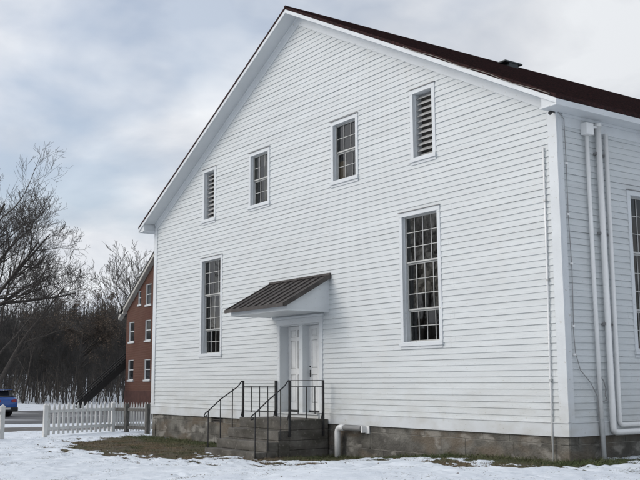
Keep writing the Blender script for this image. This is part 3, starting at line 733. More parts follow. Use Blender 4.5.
# conduits, pipes, cables
cu = MB(); cu.tube([(7.195, -.042, -.45), (7.20, -.042, 1.0), (7.225, -.042, 2.6), (7.245, -.042, 4.66)], .0155, 8)
cdt = obj('conduit', cu, PVC, house, smooth=True)
for z in (0.85, 2.45, 3.75): ck = MB(); ck.box((7.178+z*.012, -.066, z), (7.222+z*.012, -.02, z+.03)); obj('clamp', ck, METAL, cdt)
def pipe(pts, r, m, name='drain_pipe', n=12): mb = MB(); mb.tube(pts, r, n); return obj(name, mb, m, house, smooth=True)
def elbow(p0, corner, p1, r, k=6):
    p0, c, p1 = Vector(p0), Vector(corner), Vector(p1); a = c + (p0-c).normalized()*r; b = c + (p1-c).normalized()*r; out = [p0]
    for i in range(k+1):
        t = i/k; out.append(a*(1-t)**2 + c*2*t*(1-t) + b*t*t)
    out.append(p1); return out
XW = HW+.075
p1 = pipe([(XW, .665, 4.95), (XW, .675, 2.5), (XW, .70, .05)], .034, PVC, 'service_conduit')
jb = MB(); jb.box((HW+.02, .575, 4.90), (HW+.16, .755, 5.10)); obj('junction_box', jb, PVC, p1, bevel=.012)
sl = MB(); sl.tube([(XW, .697, .25), (XW, .715, -.50)], .042, 12); obj('sleeve', sl, METAL, p1)
p2 = pipe(elbow((XW+.02, .94, 5.10), (XW+.02, .955, .03), (XW+.02, 15.5, .03), .09), .050, PVC)
p3 = pipe(elbow((XW, 1.16, 4.99), (XW, 1.15, .145), (XW, 15.5, .145), .08), .037, PVC)
cp = MB(); cp.tube([(XW+.02, .94, 5.08), (XW+.02, .94, 5.13)], .060, 12); cp.bar((XW+.02, .80, 5.06), (XW+.02, .90, 5.06), .03, .03); obj('pipe_cap', cp, PVC, p2)
for z, y in ((4.6, .94), (3.25, .945), (1.75, .95)):
    b_ = MB(); b_.box((HW+.02, y-.065, z), (XW+.02, y+.065, z+.04)); b2_ = MB(); b2_.box((HW+.0205, y+.16, z), (XW-.01, y+.26, z+.03)); obj('bracket', b2_, PVCG, p3); obj('bracket', b_, PVCG, p2)
cb_ = MB(); cb_.tube([(7.55, -.05, 5.25), (HW+.06, .13, 5.10), (HW+.04, .165, 4.3), (HW+.045, .15, 3.5), (HW+.04, .19, 2.6), (HW+.045, .155, 1.6), (HW+.05, .17, 1.30), (HW+.05, .27, 1.02), (HW+.055, .50, .82), (HW+.06, .64, .60), (HW+.05, .69, -.1)], .007, 6)
cbo = obj('cable', cb_, CABLE, house)
for y, z in ((.165, 4.35), (.15, 3.5), (.185, 2.7), (.16, 1.7), (.16, 1.25)): cl_ = MB(); cl_.box((HW+.022, y-.02, z), (HW+.058, y+.02, z+.03)); obj('cable_clip', cl_, PVC, cbo)
cr2_ = MB(); pts = []
for i in range(15):
    x = 4.2 + (7.75-4.2)*i/14; sag = .018*math.sin(i*1.3)+.012
    pts.append((x, -OY-.02, APEX-SL*x-.03-max(sag, 0)))
pts += [(7.6, -.2, 5.30), (7.56, -.06, 5.22)]
cr2_.tube(pts, .007, 6); obj('cable', cr2_, WIREM, house)
pg = MB()                                      # loop of cable beside the two pipes
pg.tube([(HW+.05, .72, .95), (HW+.07, .80, .85), (HW+.06, .86, .72), (HW+.07, .82, .62), (HW+.06, .88, .55), (HW+.05, .74, .50)], .008, 6); obj('cable', pg, CABLE, house)
fl = MB(); fl.box((7.49, -.12, 5.19), (7.53, -.04, 5.23)); fl.tube([(7.51, -.10, 5.195), (7.51, -.15, 5.16)], [.02, .032], 10)
obj('floodlight', fl, BLACK, house)
sv = MB(); sv.tube([(HW+.16, 2.15, 5.198), (HW+.16, 2.15, 5.15)], [.05, .04], 10); obj('soffit_sensor', sv, BLACK, house)
vp = pipe(elbow((1.565, -.13, -.75), (1.565, -.13, -.068), (1.80, -.13, -.068), .13), .062, PVC, 'vent_pipe', 16)
vq = MB(); vq.tube([(1.75, -.13, -.068), (2.36, -.115, -.065)], .056, 14); obj('pipe_run', vq, PVCG, vp)
vr = MB(); vr.box((2.36, -.14, -.150), (2.40, .01, -.02)); vr.box((2.3605, -.03, -.165), (2.48, .005, -.018)); obj('pipe_flange', vr, PVC, vp, bevel=.006)

# ------------------------------------------------------------------ steps
st_ = thing('entrance_steps', 'weathered concrete stoop and steps below the double doors', 'steps', (0, -1.0, BZ))
lv_ = [(-.035, -.99, .085), (-.99, -1.28, -.13), (-1.28, -1.56, -.345), (-1.56, -1.85, -.535)]
for i, (y1, y0, zt) in enumerate(lv_):
    s = MB(); x = 1.10 if i == 0 else 1.10+.006*i
    if i == 0:      # landing of stacked slabs, with the joints showing in its side
        zs = [-.85, -.52, -.33, -.12, .085]
        for k in range(4): s.box((-.93-.004*(k % 2), y0-.002*k, zs[k]+.004), (x+.004*(k % 2), y1, zs[k+1]))
        obj('landing', s, CONC, st_, bevel=.010)
    else:
        s.box((-.93-.006*i, y0, zt-.19), (x, y1-.0005, zt)); s.box((-.925, y0+.012, -.85), (x-.004, y1-.0005, zt-.1905))
        obj('step', s, CONC, st_, bevel=.012)

# ------------------------------------------------------------------ iron railings
def railing(X_, side, label):
    t = thing('railing', label, 'railing', (X_, -1.0, BZ), 'iron railings of the front steps')
    f_, bk, sh_ = (-1.03, -.19, -.05) if side > 0 else (-.93, -.07, .0); xs = X_
    for y in (f_, bk):
        p = MB(); p.box((xs-.02, y-.02, -.25 if side > 0 else .09), (xs+.02, y+.02, .885)); p.bar((xs, y+.0, .30), (xs, y-.055, .085), .018, .014, up=(1, 0, 0)); obj('post', p, BLACK, t)
    r = MB(); r.bar((xs, f_-.02, .885), (xs, bk+.02, .885), .034, .014); obj('top_rail', r, BLACK, t)
    r = MB(); r.bar((xs, f_+.021, .76), (xs, bk-.021, .76), .02, .014); obj('cross_rail', r, BLACK, t); r = MB(); r.bar((xs, f_+.021, .20), (xs, bk-.021, .20), .02, .014); obj('cross_rail', r, BLACK, t)
    for k in range(3):
        b = MB(); y = f_ + (bk-f_)*(k+1)/4; b.bar((xs, y, .205), (xs, y, .755), .016, .016, up=(1, 0, 0))
        if k == 1: b.bar((xs, y, .09), (xs, y, .195), .016, .016, up=(1, 0, 0))
        obj('baluster', b, BLACK, t)
    hr = MB()
    pts = [(xs, f_-.015, .885), (xs, f_-.05, .87), (xs, f_-.10, .80), (xs, f_-.16, .745), (xs, -1.50+sh_, .49), (xs, -1.80+sh_, .245), (xs, -1.87+sh_, .20), (xs, -1.90+sh_, .155), (xs, -1.885+sh_, .12), (xs, -1.85+sh_, .125), (xs, -1.845+sh_, .16)]
    hr.tube(pts, .014, 8); obj('handrail', hr, BLACK, t, smooth=True)
    for y, zt, zb in ((-1.80, .235, -.54 if side < 0 else -.62), (-1.50, .48, -.35 if side < 0 else -.50), (-1.20, .72, -.135 if side < 0 else -.30)):
        y += sh_; b = MB(); b.bar((xs, y, zb-.0), (xs, y, zt), .017, .017, up=(1, 0, 0)); b.box((xs-.03, y-.03, zb), (xs+.03, y+.03, zb+.008)); obj('baluster', b, BLACK, t)
    return t
railing(1.145, 1, 'black iron railing on the right side of the steps, nearer the white vent pipe')
railing(-.89, -1, 'black iron railing on the left side of the steps, nearer the picket fence')

# ------------------------------------------------------------------ fences
def fence(p0, p1, n, pw, h, label, posts=(True, True), pitch_z=True, railside=1):
    p0, p1 = Vector(p0), Vector(p1); d = (p1-p0); Ld = d.length; d.normalize(); nrm = Vector((-d.y, d.x, 0))*railside
    t = thing('picket_fence', label, 'fence', tuple(p0), 'white picket fence sections')
    def gz(p): return float(height(p.x, p.y))
    for i in range(n):
        q = p0 + d*(Ld*(i+.5)/n); z = gz(q) + .07 + random.uniform(-.012, .012); q = q + d*random.uniform(-.004, .004); H_ = h-.05+random.uniform(-.012, .012)
        a = d*pw/2; th = nrm*.01; mb = MB(); tilt = d*random.uniform(-.008, .008)
        prof = [(-1, 0), (1, 0), (1, H_-.10), (0.0, H_), (-1, H_-.10)]
        vs = [q + a*u + tilt*(zz/H_) + Vector((0, 0, z+zz)) - Vector((0, 0, q.z)) - th for u, zz in prof] + [q + a*u + tilt*(zz/H_) + Vector((0, 0, z+zz)) - Vector((0, 0, q.z)) + th for u, zz in prof]
        mb.add(vs, [(0, 1, 2, 3, 4), (9, 8, 7, 6, 5)] + [(k, 5+k, 5+(k+1) % 5, (k+1) % 5) for k in range(5)])
        obj('picket', mb, FENCEW, t)
    for zr in (.24, .72):
        mb = MB(); off = nrm*(.0305)
        a = Vector((p0.x, p0.y, gz(p0)+zr))+off; b = Vector((p1.x, p1.y, gz(p1)+zr))+off; mb.bar(a, b, .04, .085); obj('rail', mb, FENCEW, t, bevel=.004)
    for k, pp in enumerate((p0, p1)):
        if posts[k]:
            q = pp + d*(-.06 if k == 0 else .06) + nrm*.02; mb = MB(); z = gz(q); s = .055
            mb.box((q.x-s, q.y-s, z-.1), (q.x+s, q.y+s, z+h-.04)); o = len(mb.v)
            mb.add([(q.x-s-.01, q.y-s-.01, z+h-.04), (q.x+s+.01, q.y-s-.01, z+h-.04), (q.x+s+.01, q.y+s+.01, z+h-.04), (q.x-s-.01, q.y+s+.01, z+h-.04), (q.x, q.y, z+h+.03)], [(0, 1, 4), (1, 2, 4), (2, 3, 4), (3, 0, 4), (3, 2, 1, 0)])
            obj('post', mb, FENCEW, t)
    return t
A0 = (-9.20, -2.46, -.66); A1 = (-10.26, -.07, -.66)
fence(A0, A1, 14, .085, .93, 'white picket fence section between the open gateway and the corner, wide pickets', railside=-1)
fence((-10.30, .10, -.66), (-8.55, 1.75, -.66), 27, .048, .90, 'white picket fence section of narrow pickets behind the dark wooden posts', posts=(False, False))
fence((-7.75, -6.35, -.66), (-8.76, -3.90, -.66), 13, .085, .93, 'white picket fence end at the left edge, left of the open gateway', railside=-1)
# weathered post and rail
def dark_fence():
    t = thing('rail_fence', 'short dark weathered wooden post and rail fence beside the house corner', 'fence', (-9.7, .3, -.66))
    P = [Vector((-9.72, .20, 0)), Vector((-8.72, .42, 0))]
    for q in P: mb = MB(); mb.box((q.x-.06, q.y-.06, -.78), (q.x+.06, q.y+.06, .22)); mb.box((q.x-.05, q.y-.05, .22), (q.x+.05, q.y+.05, .235)); obj('post', mb, WEATHER, t, bevel=.01)
    S = Vector((-10.15, .02, 0)); Ee = P[1]
    for z in (-.48, .05):
        for a, b in ((S, P[0]), (P[0], P[1])):
            d = (b-a).normalized(); o = Vector((0, .0, z)); mb = MB(); mb.bar(a+o+d*(.062 if a is P[0] else 0), b+o-d*.062, .05, .095); obj('rail', mb, WEATHER, t, bevel=.006)
dark_fence()

# ------------------------------------------------------------------ brick building
BY, BX0, BX1, BG = 17.0, -48.3, -35.7, -1.0
bk = thing('brick_building', 'red brick house with pale raking cornice and small sash windows behind the fence', 'house', ((BX0+BX1)/2, BY+8, BG))
bxm = (BX0+BX1)/2; BE = 6.35; BSL = .70; BHW = (BX1-BX0)/2; BAP = BE + BSL*(BHW)
wins = []
for cx, w2 in ((-47.35, .44), (-44.55, .46), (-41.6, .46), (-38.7, .46)):
    for z0 in (1.05, 3.82): wins.append((cx-w2, cx+w2, z0, z0+1.45))
wins += [(-46.3, -45.85, 6.45, 7.45), (-45.0, -44.15, 6.35, 7.85), (-42.5, -41.6, 6.35, 7.85), (-39.2, -38.4, 6.35, 7.85)]
wm = lining(lambda a, o, z: (a, BY-o, z), BG-.3, BAP-.05, lambda z: (BX0, BX1) if z < BE else (bxm-(BAP-z)/BSL, bxm+(BAP-z)/BSL), wins, step=.5, dep=0)
wm.add([(BX0, BY, BG-.3), (BX0, BY+16, BG-.3), (BX0, BY+16, BE), (BX0, BY, BE)], [(0, 1, 2, 3)]); wm.add([(BX1, BY, BG-.3), (BX1, BY+16, BG-.3), (BX1, BY+16, BE), (BX1, BY, BE)], [(0, 1, 2, 3)])
wm.add([(BX0, BY+16, BG-.3), (BX1, BY+16, BG-.3), (BX1, BY+16, BE), (bxm, BY+16, BAP-.06), (BX0, BY+16, BE)], [(0, 1, 2, 3, 4)])
obj('wall', wm, BRICK, bk, fixn=False)
bs = MB(); bs.box((BX0-.04, BY-.04, BG-.3), (BX1+.04, BY+16.04, .30)); obj('foundation', bs, mat('brick_dark', (0.075, 0.03, 0.024), .9, vary=.3, scale=3), bk)
for a, b, z0, z1 in wins:
    c = MB(); s = .07
    c.box((a, BY+.04, z0), (a+s, BY+.12, z1)); c.box((b-s, BY+.04, z0), (b, BY+.12, z1)); c.box((a+s, BY+.04, z1-s), (b-s, BY+.12, z1)); c.box((a+s, BY+.05, (z0+z1)/2-.03), (b-s, BY+.11, (z0+z1)/2+.03)); c.box((a+s, BY+.04, z0), (b-s, BY+.12, z0+.06))
    c.box((a, BY, z0), (a+.002, BY+.2, z1))
    w_ = obj('window', c, TRIM, bk)
    s_2 = MB(); s_2.box((a-.08, BY-.07, z0-.12), (b+.08, BY+.12, z0-.001)); obj('sill', s_2, TRIM, w_)
    p_ = MB(); p_.box((a+.01, BY+.085, z0+.01), (b-.01, BY+.10, z1-.01)); obj('pane', p_, GLASSD, w_)
for sx in (-1, 1):
    ex = BHW+.85; r = MB(); y0, y1 = BY-.32, BY+16.5
    def zr(x): return BAP + .12 - BSL*x
    r.add([(bxm, y0, zr(0)), (bxm+sx*ex, y0, zr(ex)), (bxm+sx*ex, y1, zr(ex)), (bxm, y1, zr(0)), (bxm, y0, zr(0)-.12), (bxm+sx*ex, y0, zr(ex)-.12), (bxm+sx*ex, y1, zr(ex)-.12), (bxm, y1, zr(0)-.12)],
          [(0, 1, 2, 3), (7, 6, 5, 4), (0, 4, 5, 1), (1, 5, 6, 2), (2, 6, 7, 3), (3, 7, 4, 0)])
    obj('roof', r, mat('slate', (.05, .05, .052), .8, vary=.3, scale=3), bk)
    r = MB()
    r.add([(bxm, y0+.02, zr(0)-.121), (bxm+sx*ex, y0+.02, zr(ex)-.121), (bxm+sx*ex, y0+.02, zr(ex)-.36), (bxm, y0+.02, zr(0)-.36), (bxm, BY-.001, zr(0)-.121), (bxm+sx*ex, BY-.001, zr(ex)-.121), (bxm+sx*ex, BY-.001, zr(ex)-.42), (bxm, BY-.001, zr(0)-.42)],
          [(0, 1, 2, 3), (7, 6, 5, 4), (0, 4, 5, 1), (1, 5, 6, 2), (2, 6, 7, 3), (3, 7, 4, 0)])
    r.box((bxm+sx*(BHW-.02), BY-.30, BE-.42), (bxm+sx*(BHW+.7), BY+.8, BE-.10)); r.box((bxm+sx*(BHW+.01), BY+.8, BE-.30), (bxm+sx*(BHW+.5), BY+16, BE-.12))
    obj('cornice', r, mat('cornice_paint', (.52, .51, .47), .6, vary=.2, scale=2), bk)
# outside stair at the brick building's corner
sr = thing('outdoor_stair', 'dark wooden outside stair slanting down from the brick building corner', 'stairs', (-48.9, 15, BG))
S0 = Vector((-48.75, 17.4, 2.35)); S1 = Vector((-48.75, 13.6, -.95))
for dx in (-.28, .28):
    q = MB(); q.bar(S0+Vector((dx, 0, 0)), S1+Vector((dx, 0, 0)), .07, .26); obj('stringer', q, PLAST, sr)
    q = MB(); q.bar(S0+Vector((dx, 0, .28)), S1+Vector((dx, 0, .28)), .03, .20); obj('side_boarding', q, PLAST, sr)
    q = MB(); q.bar(S0+Vector((dx, 0, .75)), S1+Vector((dx, 0, .75)), .05, .06)
    q.bar(S0+Vector((dx, 0, .55)), S1+Vector((dx, 0, .55)), .03, .03)
    for k in range(8): p = S0.lerp(S1, (k+.3)/8)+Vector((dx, 0, 0)); q.bar(p, p+Vector((0, 0, .75)), .05, .05, up=(1, 0, 0))
    obj('stair_railing', q, PLAST, sr)
q = MB()
for k in range(15): p = S0.lerp(S1, (k+.5)/15); q.box((p.x-.24, p.y-.14, p.z), (p.x+.24, p.y+.14, p.z+.04))
obj('tread', q, WEATHER, sr)
q = MB(); q.box((-49.3, 17.4, 2.2), (-48.32, 19.0, 2.35)); obj('stair_landing', q, WEATHER, sr)
for x, y in ((-49.2, 17.5), (-49.2, 18.9)): q = MB(); q.box((x-.07, y-.07, -1.1), (x+.07, y+.07, 2.199)); obj('post', q, WEATHER, sr)

# ------------------------------------------------------------------ blue car
def car():
    t = thing('parked_car', 'bright blue hatchback on the road at the left edge, tail towards the fence', 'car')
    t['_local'] = 1
    # profile along local x (front = -x, tail = +x), z up
    Lh = 2.2
    sec = [  # x, half width, floor, belt z, roof z (or None), roof half width
        (-2.20, .62, .32, .62, None, 0), (-2.05, .80, .24, .78, None, 0), (-1.5, .88, .20, .92, None, 0), (-1.05, .90, .20, .99, None, 0),
        (-.55, .90, .20, 1.00, 1.30, .62), (-.15, .905, .20, 1.01, 1.46, .66), (.5, .905, .20, 1.02, 1.50, .67), (1.15, .90, .20, 1.04, 1.47, .66), (1.65, .89, .22, 1.06, 1.36, .64), (1.98, .87, .26, 1.05, 1.10, .70), (2.15, .82, .32, .95, None, 0), (2.22, .72, .38, .70, None, 0)]
    mb = MB(); ring = []
    for x, w_, f0, bz, rz, rw in sec:
        if rz is None: rz_, rw_ = bz+.015, w_*.8
        else: rz_, rw_ = rz, rw
        half = [(0, f0), (w_*.85, f0), (w_*.97, f0+.12), (w_, (f0+bz)/2), (w_*.985, bz-.05), (w_*.95, bz), (rw_+(.0 if rz is None else .03), bz+(rz_-bz)*.85), (rw_*.9, rz_), (0, rz_+.015)]
        pts = half + [(-a, b) for a, b in half[-2:0:-1]]
        ring.append(len(mb.v)); mb.v += [(x, a, b) for a, b in pts]; n = len(pts)
    for i in range(len(sec)-1):
        for j in range(n): j2 = (j+1) % n; mb.f.append((ring[i]+j, ring[i]+j2, ring[i+1]+j2, ring[i+1]+j))
    mb.f.append(tuple(ring[0]+j for j in range(n))); mb.f.append(tuple(ring[-1]+j for j in reversed(range(n))))
    body = obj('body', mb, BLUE, t, smooth=True); md = body.modifiers.new('s', 'SUBSURF'); md.levels = 1; md.render_levels = 2
    # side glass, rear window, windscreen as slightly proud panels
    for sy in (-1, 1):
        g_ = MB()
        P = [(-.95, sy*.885, 1.05), (1.72, sy*.875, 1.10), (1.45, sy*.72, 1.38), (.5, sy*.735, 1.42), (-.15, sy*.735, 1.40), (-.5, sy*.76, 1.30)]
        g_.add(P+[(p[0], p[1]-sy*.03, p[2]) for p in P], [(0, 1, 2, 3, 4, 5), (11, 10, 9, 8, 7, 6)] + [(k, (k+1) % 6, 6+(k+1) % 6, 6+k) for k in range(6)]); obj('side_window', g_, GLASSD, t)
    g_ = MB(); P = [(1.62, -.58, 1.40), (1.62, .58, 1.40), (2.02, .66, 1.09), (2.02, -.66, 1.09)]; g_.add(P+[(p[0]+.02, p[1], p[2]+.02) for p in P], [(0, 1, 2, 3), (7, 6, 5, 4), (0, 4, 5, 1), (1, 5, 6, 2), (2, 6, 7, 3), (3, 7, 4, 0)]); obj('rear_window', g_, GLASSD, t)
    g_ = MB(); P = [(-1.08, -.72, 1.02), (-1.08, .72, 1.02), (-.30, .60, 1.42), (-.30, -.60, 1.42)]; g_.add(P+[(p[0]-.02, p[1], p[2]+.02) for p in P], [(0, 1, 2, 3), (7, 6, 5, 4), (0, 4, 5, 1), (1, 5, 6, 2), (2, 6, 7, 3), (3, 7, 4, 0)]); obj('windscreen', g_, GLASSD, t)
    sp = MB(); sp.box((1.45, -.60, 1.47), (1.90, .60, 1.50)); obj('spoiler', sp, BLUE, t, bevel=.012)
    sn = MB(); sn.box((.2, -.55, 1.505), (1.3, .55, 1.53)); obj('roof_snow', sn, SNOWC, t, bevel=.012)
    bp = MB(); bp.box((2.05, -.80, .28), (2.26, .80, .52)); bo = obj('rear_bumper', bp, PLAST, t, bevel=.05)
    pl = MB(); pl.box((2.262, -.26, .40), (2.27, .26, .50)); obj('number_plate', pl, WHITEP, bo)
    fb_ = MB(); fb_.box((-2.26, -.72, .25), (-2.08, .72, .48)); obj('front_bumper', fb_, PLAST, t, bevel=.05)
    for sy in (-1, 1):
        tl = MB(); tl.add([(2.23, sy*.38, .80), (2.20, sy*.70, .80), (1.95, sy*.885, .82), (1.95, sy*.885, .97), (2.17, sy*.70, .97), (2.21, sy*.38, .93), (2.05, sy*.38, .86)], [(0, 1, 4, 5), (1, 2, 3, 4), (0, 5, 6), (0, 6, 2, 1), (5, 4, 3, 6), (6, 3, 2)]); obj('tail_light', tl, REDL, t)
        hl = MB(); hl.box((-2.13, sy*.50, .62), (-2.0, sy*.78, .76)); obj('headlight', hl, WHITEP, t, bevel=.03)
        mr = MB(); mr.box((-.75, sy*.90, .98), (-.62, sy*1.06, 1.10)); obj('mirror', mr, BLUE, t, bevel=.03)
        for x in (-1.38, 1.32):
            wl = MB(); wl.tube([(x, sy*.70, .32), (x, sy*.90, .32)], .32, 24); wo_ = obj('wheel', wl, TYRE, t, bevel=.02)
            rm = MB(); rm.tube([(x, sy*.899, .32), (x, sy*.912, .32)], .20, 16); obj('rim', rm, RIM, wo_)
            ar = MB(); pts = [(x+.37*math.cos(a), sy*.895, .32+.37*math.sin(a)) for a in [math.pi*i/12 for i in range(13)]]; ar.tube(pts, .035, 6); obj('wheel_arch', ar, PLAST, t)
    return t
c = car(); c.pop('_local', None) if hasattr(c, 'pop') else None
try: del c['_local']
except Exception: pass
def ray_at(px, depth):      # ground position seen at photo column px, at a depth along the view
    h = np.array([_f[0], _f[1]]); h = h/np.linalg.norm(h); r = np.array([_r[0], _r[1]]); r = r/np.linalg.norm(r)
    return CAM[:2] + h*depth + r*(px-320)/946.63*depth
q = ray_at(-14.5, 54.5)
c.location = (q[0], q[1], -.985); c.rotation_euler = (0, 0, math.radians(20))

# ------------------------------------------------------------------ trees
def tubes_np(segs, n=3):
    """segs: list of polylines [(pts(k,3), radii(k))] -> V,F quads"""
    V = []; Fs = []; o = 0
    ang = np.arange(n)*2*np.pi/n; ca, sa = np.cos(ang), np.sin(ang)
    for pts, rad in segs:
        k = len(pts); d = np.gradient(pts, axis=0); d /= (np.linalg.norm(d, axis=1, keepdims=True)+1e-9)
        ref = np.array([1., 0, 0]) if abs(d[0, 2]) > .8 else np.array([0, 0, 1.])
        a = np.cross(d, ref); a /= (np.linalg.norm(a, axis=1, keepdims=True)+1e-9); b = np.cross(a, d)
        ring = pts[:, None, :] + rad[:, None, None]*(a[:, None, :]*ca[None, :, None] + b[:, None, :]*sa[None, :, None])
        V.append(ring.reshape(-1, 3))
        i = np.arange(k-1)[:, None]*n; j = np.arange(n)[None, :]; j2 = (j+1) % n
        Fs.append(np.stack([o+i+j, o+i+j2, o+i+n+j2, o+i+n+j], -1).reshape(-1, 4)); o += k*n
    return np.concatenate(V), np.concatenate(Fs)
def grow(rs, p, d, L_, r, lvl, maxl, out, kids, spread, up, wob=.12):
    k = max(3, 7-lvl*1) if lvl < 3 else 3
    pts = [p.copy()]; dd = d/np.linalg.norm(d)
    for i in range(k):
        dd = dd + rs.normal(0, wob, 3) + np.array([0, 0, up*(.4+lvl*.3)/k]); dd /= np.linalg.norm(dd); pts.append(pts[-1] + dd*L_/k)
    pts = np.array(pts); t = np.linspace(0, 1, k+1); rad = r*(1-t*.78)
    out.append((lvl, pts, np.maximum(rad, .006)))
    if lvl >= maxl: return
    nk = kids[min(lvl, len(kids)-1)]
    for c_ in range(nk):
        s = (0.28 if lvl == 0 else .15) + (0.97-(0.28 if lvl == 0 else .15))*(c_+rs.random()*.8)/nk
        x = s*k; i = min(int(x), k-1); q = pts[i] + (pts[i+1]-pts[i])*(x-i); dl = pts[i+1]-pts[i]; dl = dl/np.linalg.norm(dl)
        v = rs.normal(0, 1, 3); v -= v@dl*dl; v /= np.linalg.norm(v)
        an = spread*(.6+.6*rs.random()); nd_ = dl*math.cos(an) + v*math.sin(an)
        rr = max(r*(1-s*.78)*(.42+.2*rs.random()), .006); LL = L_*(.38+.3*rs.random())*(1.15-s*.55)
        grow(rs, q, nd_, LL, rr, lvl+1, maxl, out, kids, spread, up, wob)
def make_tree(name, label, seed, H=12, r=.22, maxl=4, kids=(9, 7, 6, 4), lean=(0, 0), spread=.75, up=.35, bark=None, leaves=0, loc=(0, 0), group=None, minr=.008, forks=None, leafm=None):
    rs = np.random.default_rng(seed); out = []
    if forks:
        for z0_, dv, Lf, rf_ in forks: grow(rs, np.array([0, 0, z0_]), np.array(dv, float), Lf, rf_, 0, maxl, out, kids, spread, up, .10)
    else: grow(rs, np.array([0, 0, -.2]), np.array([lean[0], lean[1], 1.]), H, r, 0, maxl, out, kids, spread, up, .07)
    x, y = loc; t = thing(name, label, 'tree', (x, y, float(height(x, y))), group)
    big = [(p, np.maximum(q, minr)) for l, p, q in out if l == 0]; sm = [(p, np.maximum(q, minr)) for l, p, q in out if l == 1]; tw = [(p, np.maximum(q, minr)) for l, p, q in out if l > 1]
    V, F_ = tubes_np(big, 8); mesh_np('trunk', V, F_, bark, t)
    Va, Fa = tubes_np(sm, 5); mesh_np('limbs', Va, Fa, bark, t)
    Vb, Fb = tubes_np(tw, 3); mesh_np('twigs', Vb, Fb, bark, t)
    if leaves:
        ends = np.concatenate([p[1:] for p, q in tw]); pk = ends[rs.integers(0, len(ends), leaves)] + rs.normal(0, .12, (leaves, 3))
        a = rs.normal(0, 1, (leaves, 3)); a /= np.linalg.norm(a, axis=1, keepdims=True); b = rs.normal(0, 1, (leaves, 3)); b -= (a*b).sum(1, keepdims=True)*a; b /= np.linalg.norm(b, axis=1, keepdims=True)
        s = rs.uniform(.04, .085, (leaves, 1)); V = np.stack([pk-a*s, pk+b*s*.6, pk+a*s, pk-b*s*.6], 1).reshape(-1, 3); mesh_np('dead_leaves', V, np.arange(leaves*4).reshape(-1, 4), leafm or LEAFB, t)
    return t
# tall bare trees at the left edge
q = ray_at(-48, 58); make_tree('bare_tree', 'tallest bare tree at the left edge, its limbs sweeping up to the right', 11, forks=[(-.1, (.0, .05, 1.6), 14.0, .30), (6.0, (.58, .82, .22), 7.6, .15), (4.4, (.42, .6, .9), 9.0, .17), (3.2, (.40, .52, 1.15), 9.5, .18), (5.5, (.3, .5, 1.0), 8.0, .14)], maxl=4, kids=(9, 7, 5, 4), spread=.85, up=.36, bark=BARK, loc=q, minr=.0075)
q = ray_at(-8, 74); make_tree('bare_tree', 'bare tree with dark leaning trunk behind the blue car', 23, forks=[(-.1, (.36, .52, 1.7), 11.0, .20), (2.0, (.05, .1, 1.7), 10.5, .15), (3.0, (.5, .75, 1.2), 7.0, .10)], maxl=4, kids=(7, 6, 5, 3), spread=.85, up=.36, bark=BARK, loc=q, minr=.009)
q = ray_at(26, 79); make_tree('bare_tree', 'slender bare tree just right of the leaning trunk, thin upright branches', 5, H=8.2, r=.12, kids=(8, 6, 4, 3), lean=(.12, .2), spread=.55, up=.5, bark=BARK, loc=q, minr=.011)
q = ray_at(84, 84); make_tree('oak_tree', 'dark trunked oak still holding brown dead leaves left of the brick house', 31, H=8.0, r=.22, kids=(13, 8, 6, 4), lean=(-.05, -.1), spread=1.0, up=.22, bark=BARK2, leaves=8000, loc=q, minr=.011)
q = ray_at(60, 92); make_tree('oak_tree', 'second brown leaved oak, left of the dark trunked one', 37, H=7.6, r=.18, kids=(12, 8, 6, 4), spread=.95, up=.22, bark=BARK2, leaves=6000, loc=q, minr=.012)
q = ray_at(113, 96); make_tree('bare_tree', 'grey twiggy bare tree just left of the brick house eave', 41, H=6.6, r=.14, kids=(13, 8, 5, 4), spread=.8, up=.3, bark=BARKF, leaves=900, loc=q, minr=.013)
q = ray_at(139, 100); make_tree('bare_tree', 'bare tree rising behind the brick house roof', 43, H=12.6, r=.22, kids=(11, 6, 5, 3), lean=(-.02, -.05), spread=.75, up=.4, bark=BARK, loc=q, minr=.014)
q = ray_at(168, 104); make_tree('bare_tree', 'bare tree hidden mostly by the white house, branch tips over the brick roof', 47, H=13, r=.22, kids=(11, 6, 5, 3), lean=(-.1, -.2), spread=.75, up=.4, bark=BARK, loc=q, minr=.014)

# thinner woods trees: four built, the rest copies
protos = []
WL = 'thin bare tree of the wood beyond the road'
for i, (H_, sp_) in enumerate(((9.5, .6), (8.2, .8), (10.5, .5), (7.5, .9))):
    protos.append(make_tree('woods_tree', WL, 100+i, H=H_, r=.12, maxl=3, kids=(18, 9, 5), spread=sp_, up=.45, bark=BARKF, loc=(0, 0), group='thin bare trees in the wood beyond the road', minr=.016))
rs = random.Random(3); k = 0
for i in range(88):
    px = -60 + 205*((i*0.618) % 1.0); dd = 78 + 75*rs.random()**1.3
    q = ray_at(px, dd)
    if sdist(*q) < 75 or (-50 < q[0] < -33 and 12 < q[1] < 35): continue
    o = protos[k % 4] if k < 4 else copy_tree(protos[k % 4]); k += 1
    s = rs.uniform(.46, .68)*(dd/90)**.5
    o.location = (q[0], q[1], float(height(*q))-.1); o.rotation_euler = (rs.uniform(-.05, .05), rs.uniform(-.05, .05), rs.uniform(0, 6.28)); o.scale = (s, s, s*rs.uniform(.9, 1.1))
# trees across the way behind the viewer, mirrored in the window glass
for i, (x, y, H_) in enumerate(((-26, -44, 14), (-37, -52, 17), (-12, -50, 15), (-52, -40, 15), (-60, -56, 18), (-30, -70, 19), (38, -42, 15), (60, -14, 14), (-78, -48, 19), (-46, -76, 20))):
    t = make_tree('bare_tree', 'bare tree standing across the lawn from the white house, seen only mirrored in its windows', 200+i, H=H_, r=.24, maxl=3, kids=(16, 10, 7), spread=.8, up=.35, bark=BARK2, loc=(x, y), group='trees mirrored in the windows', minr=.02)

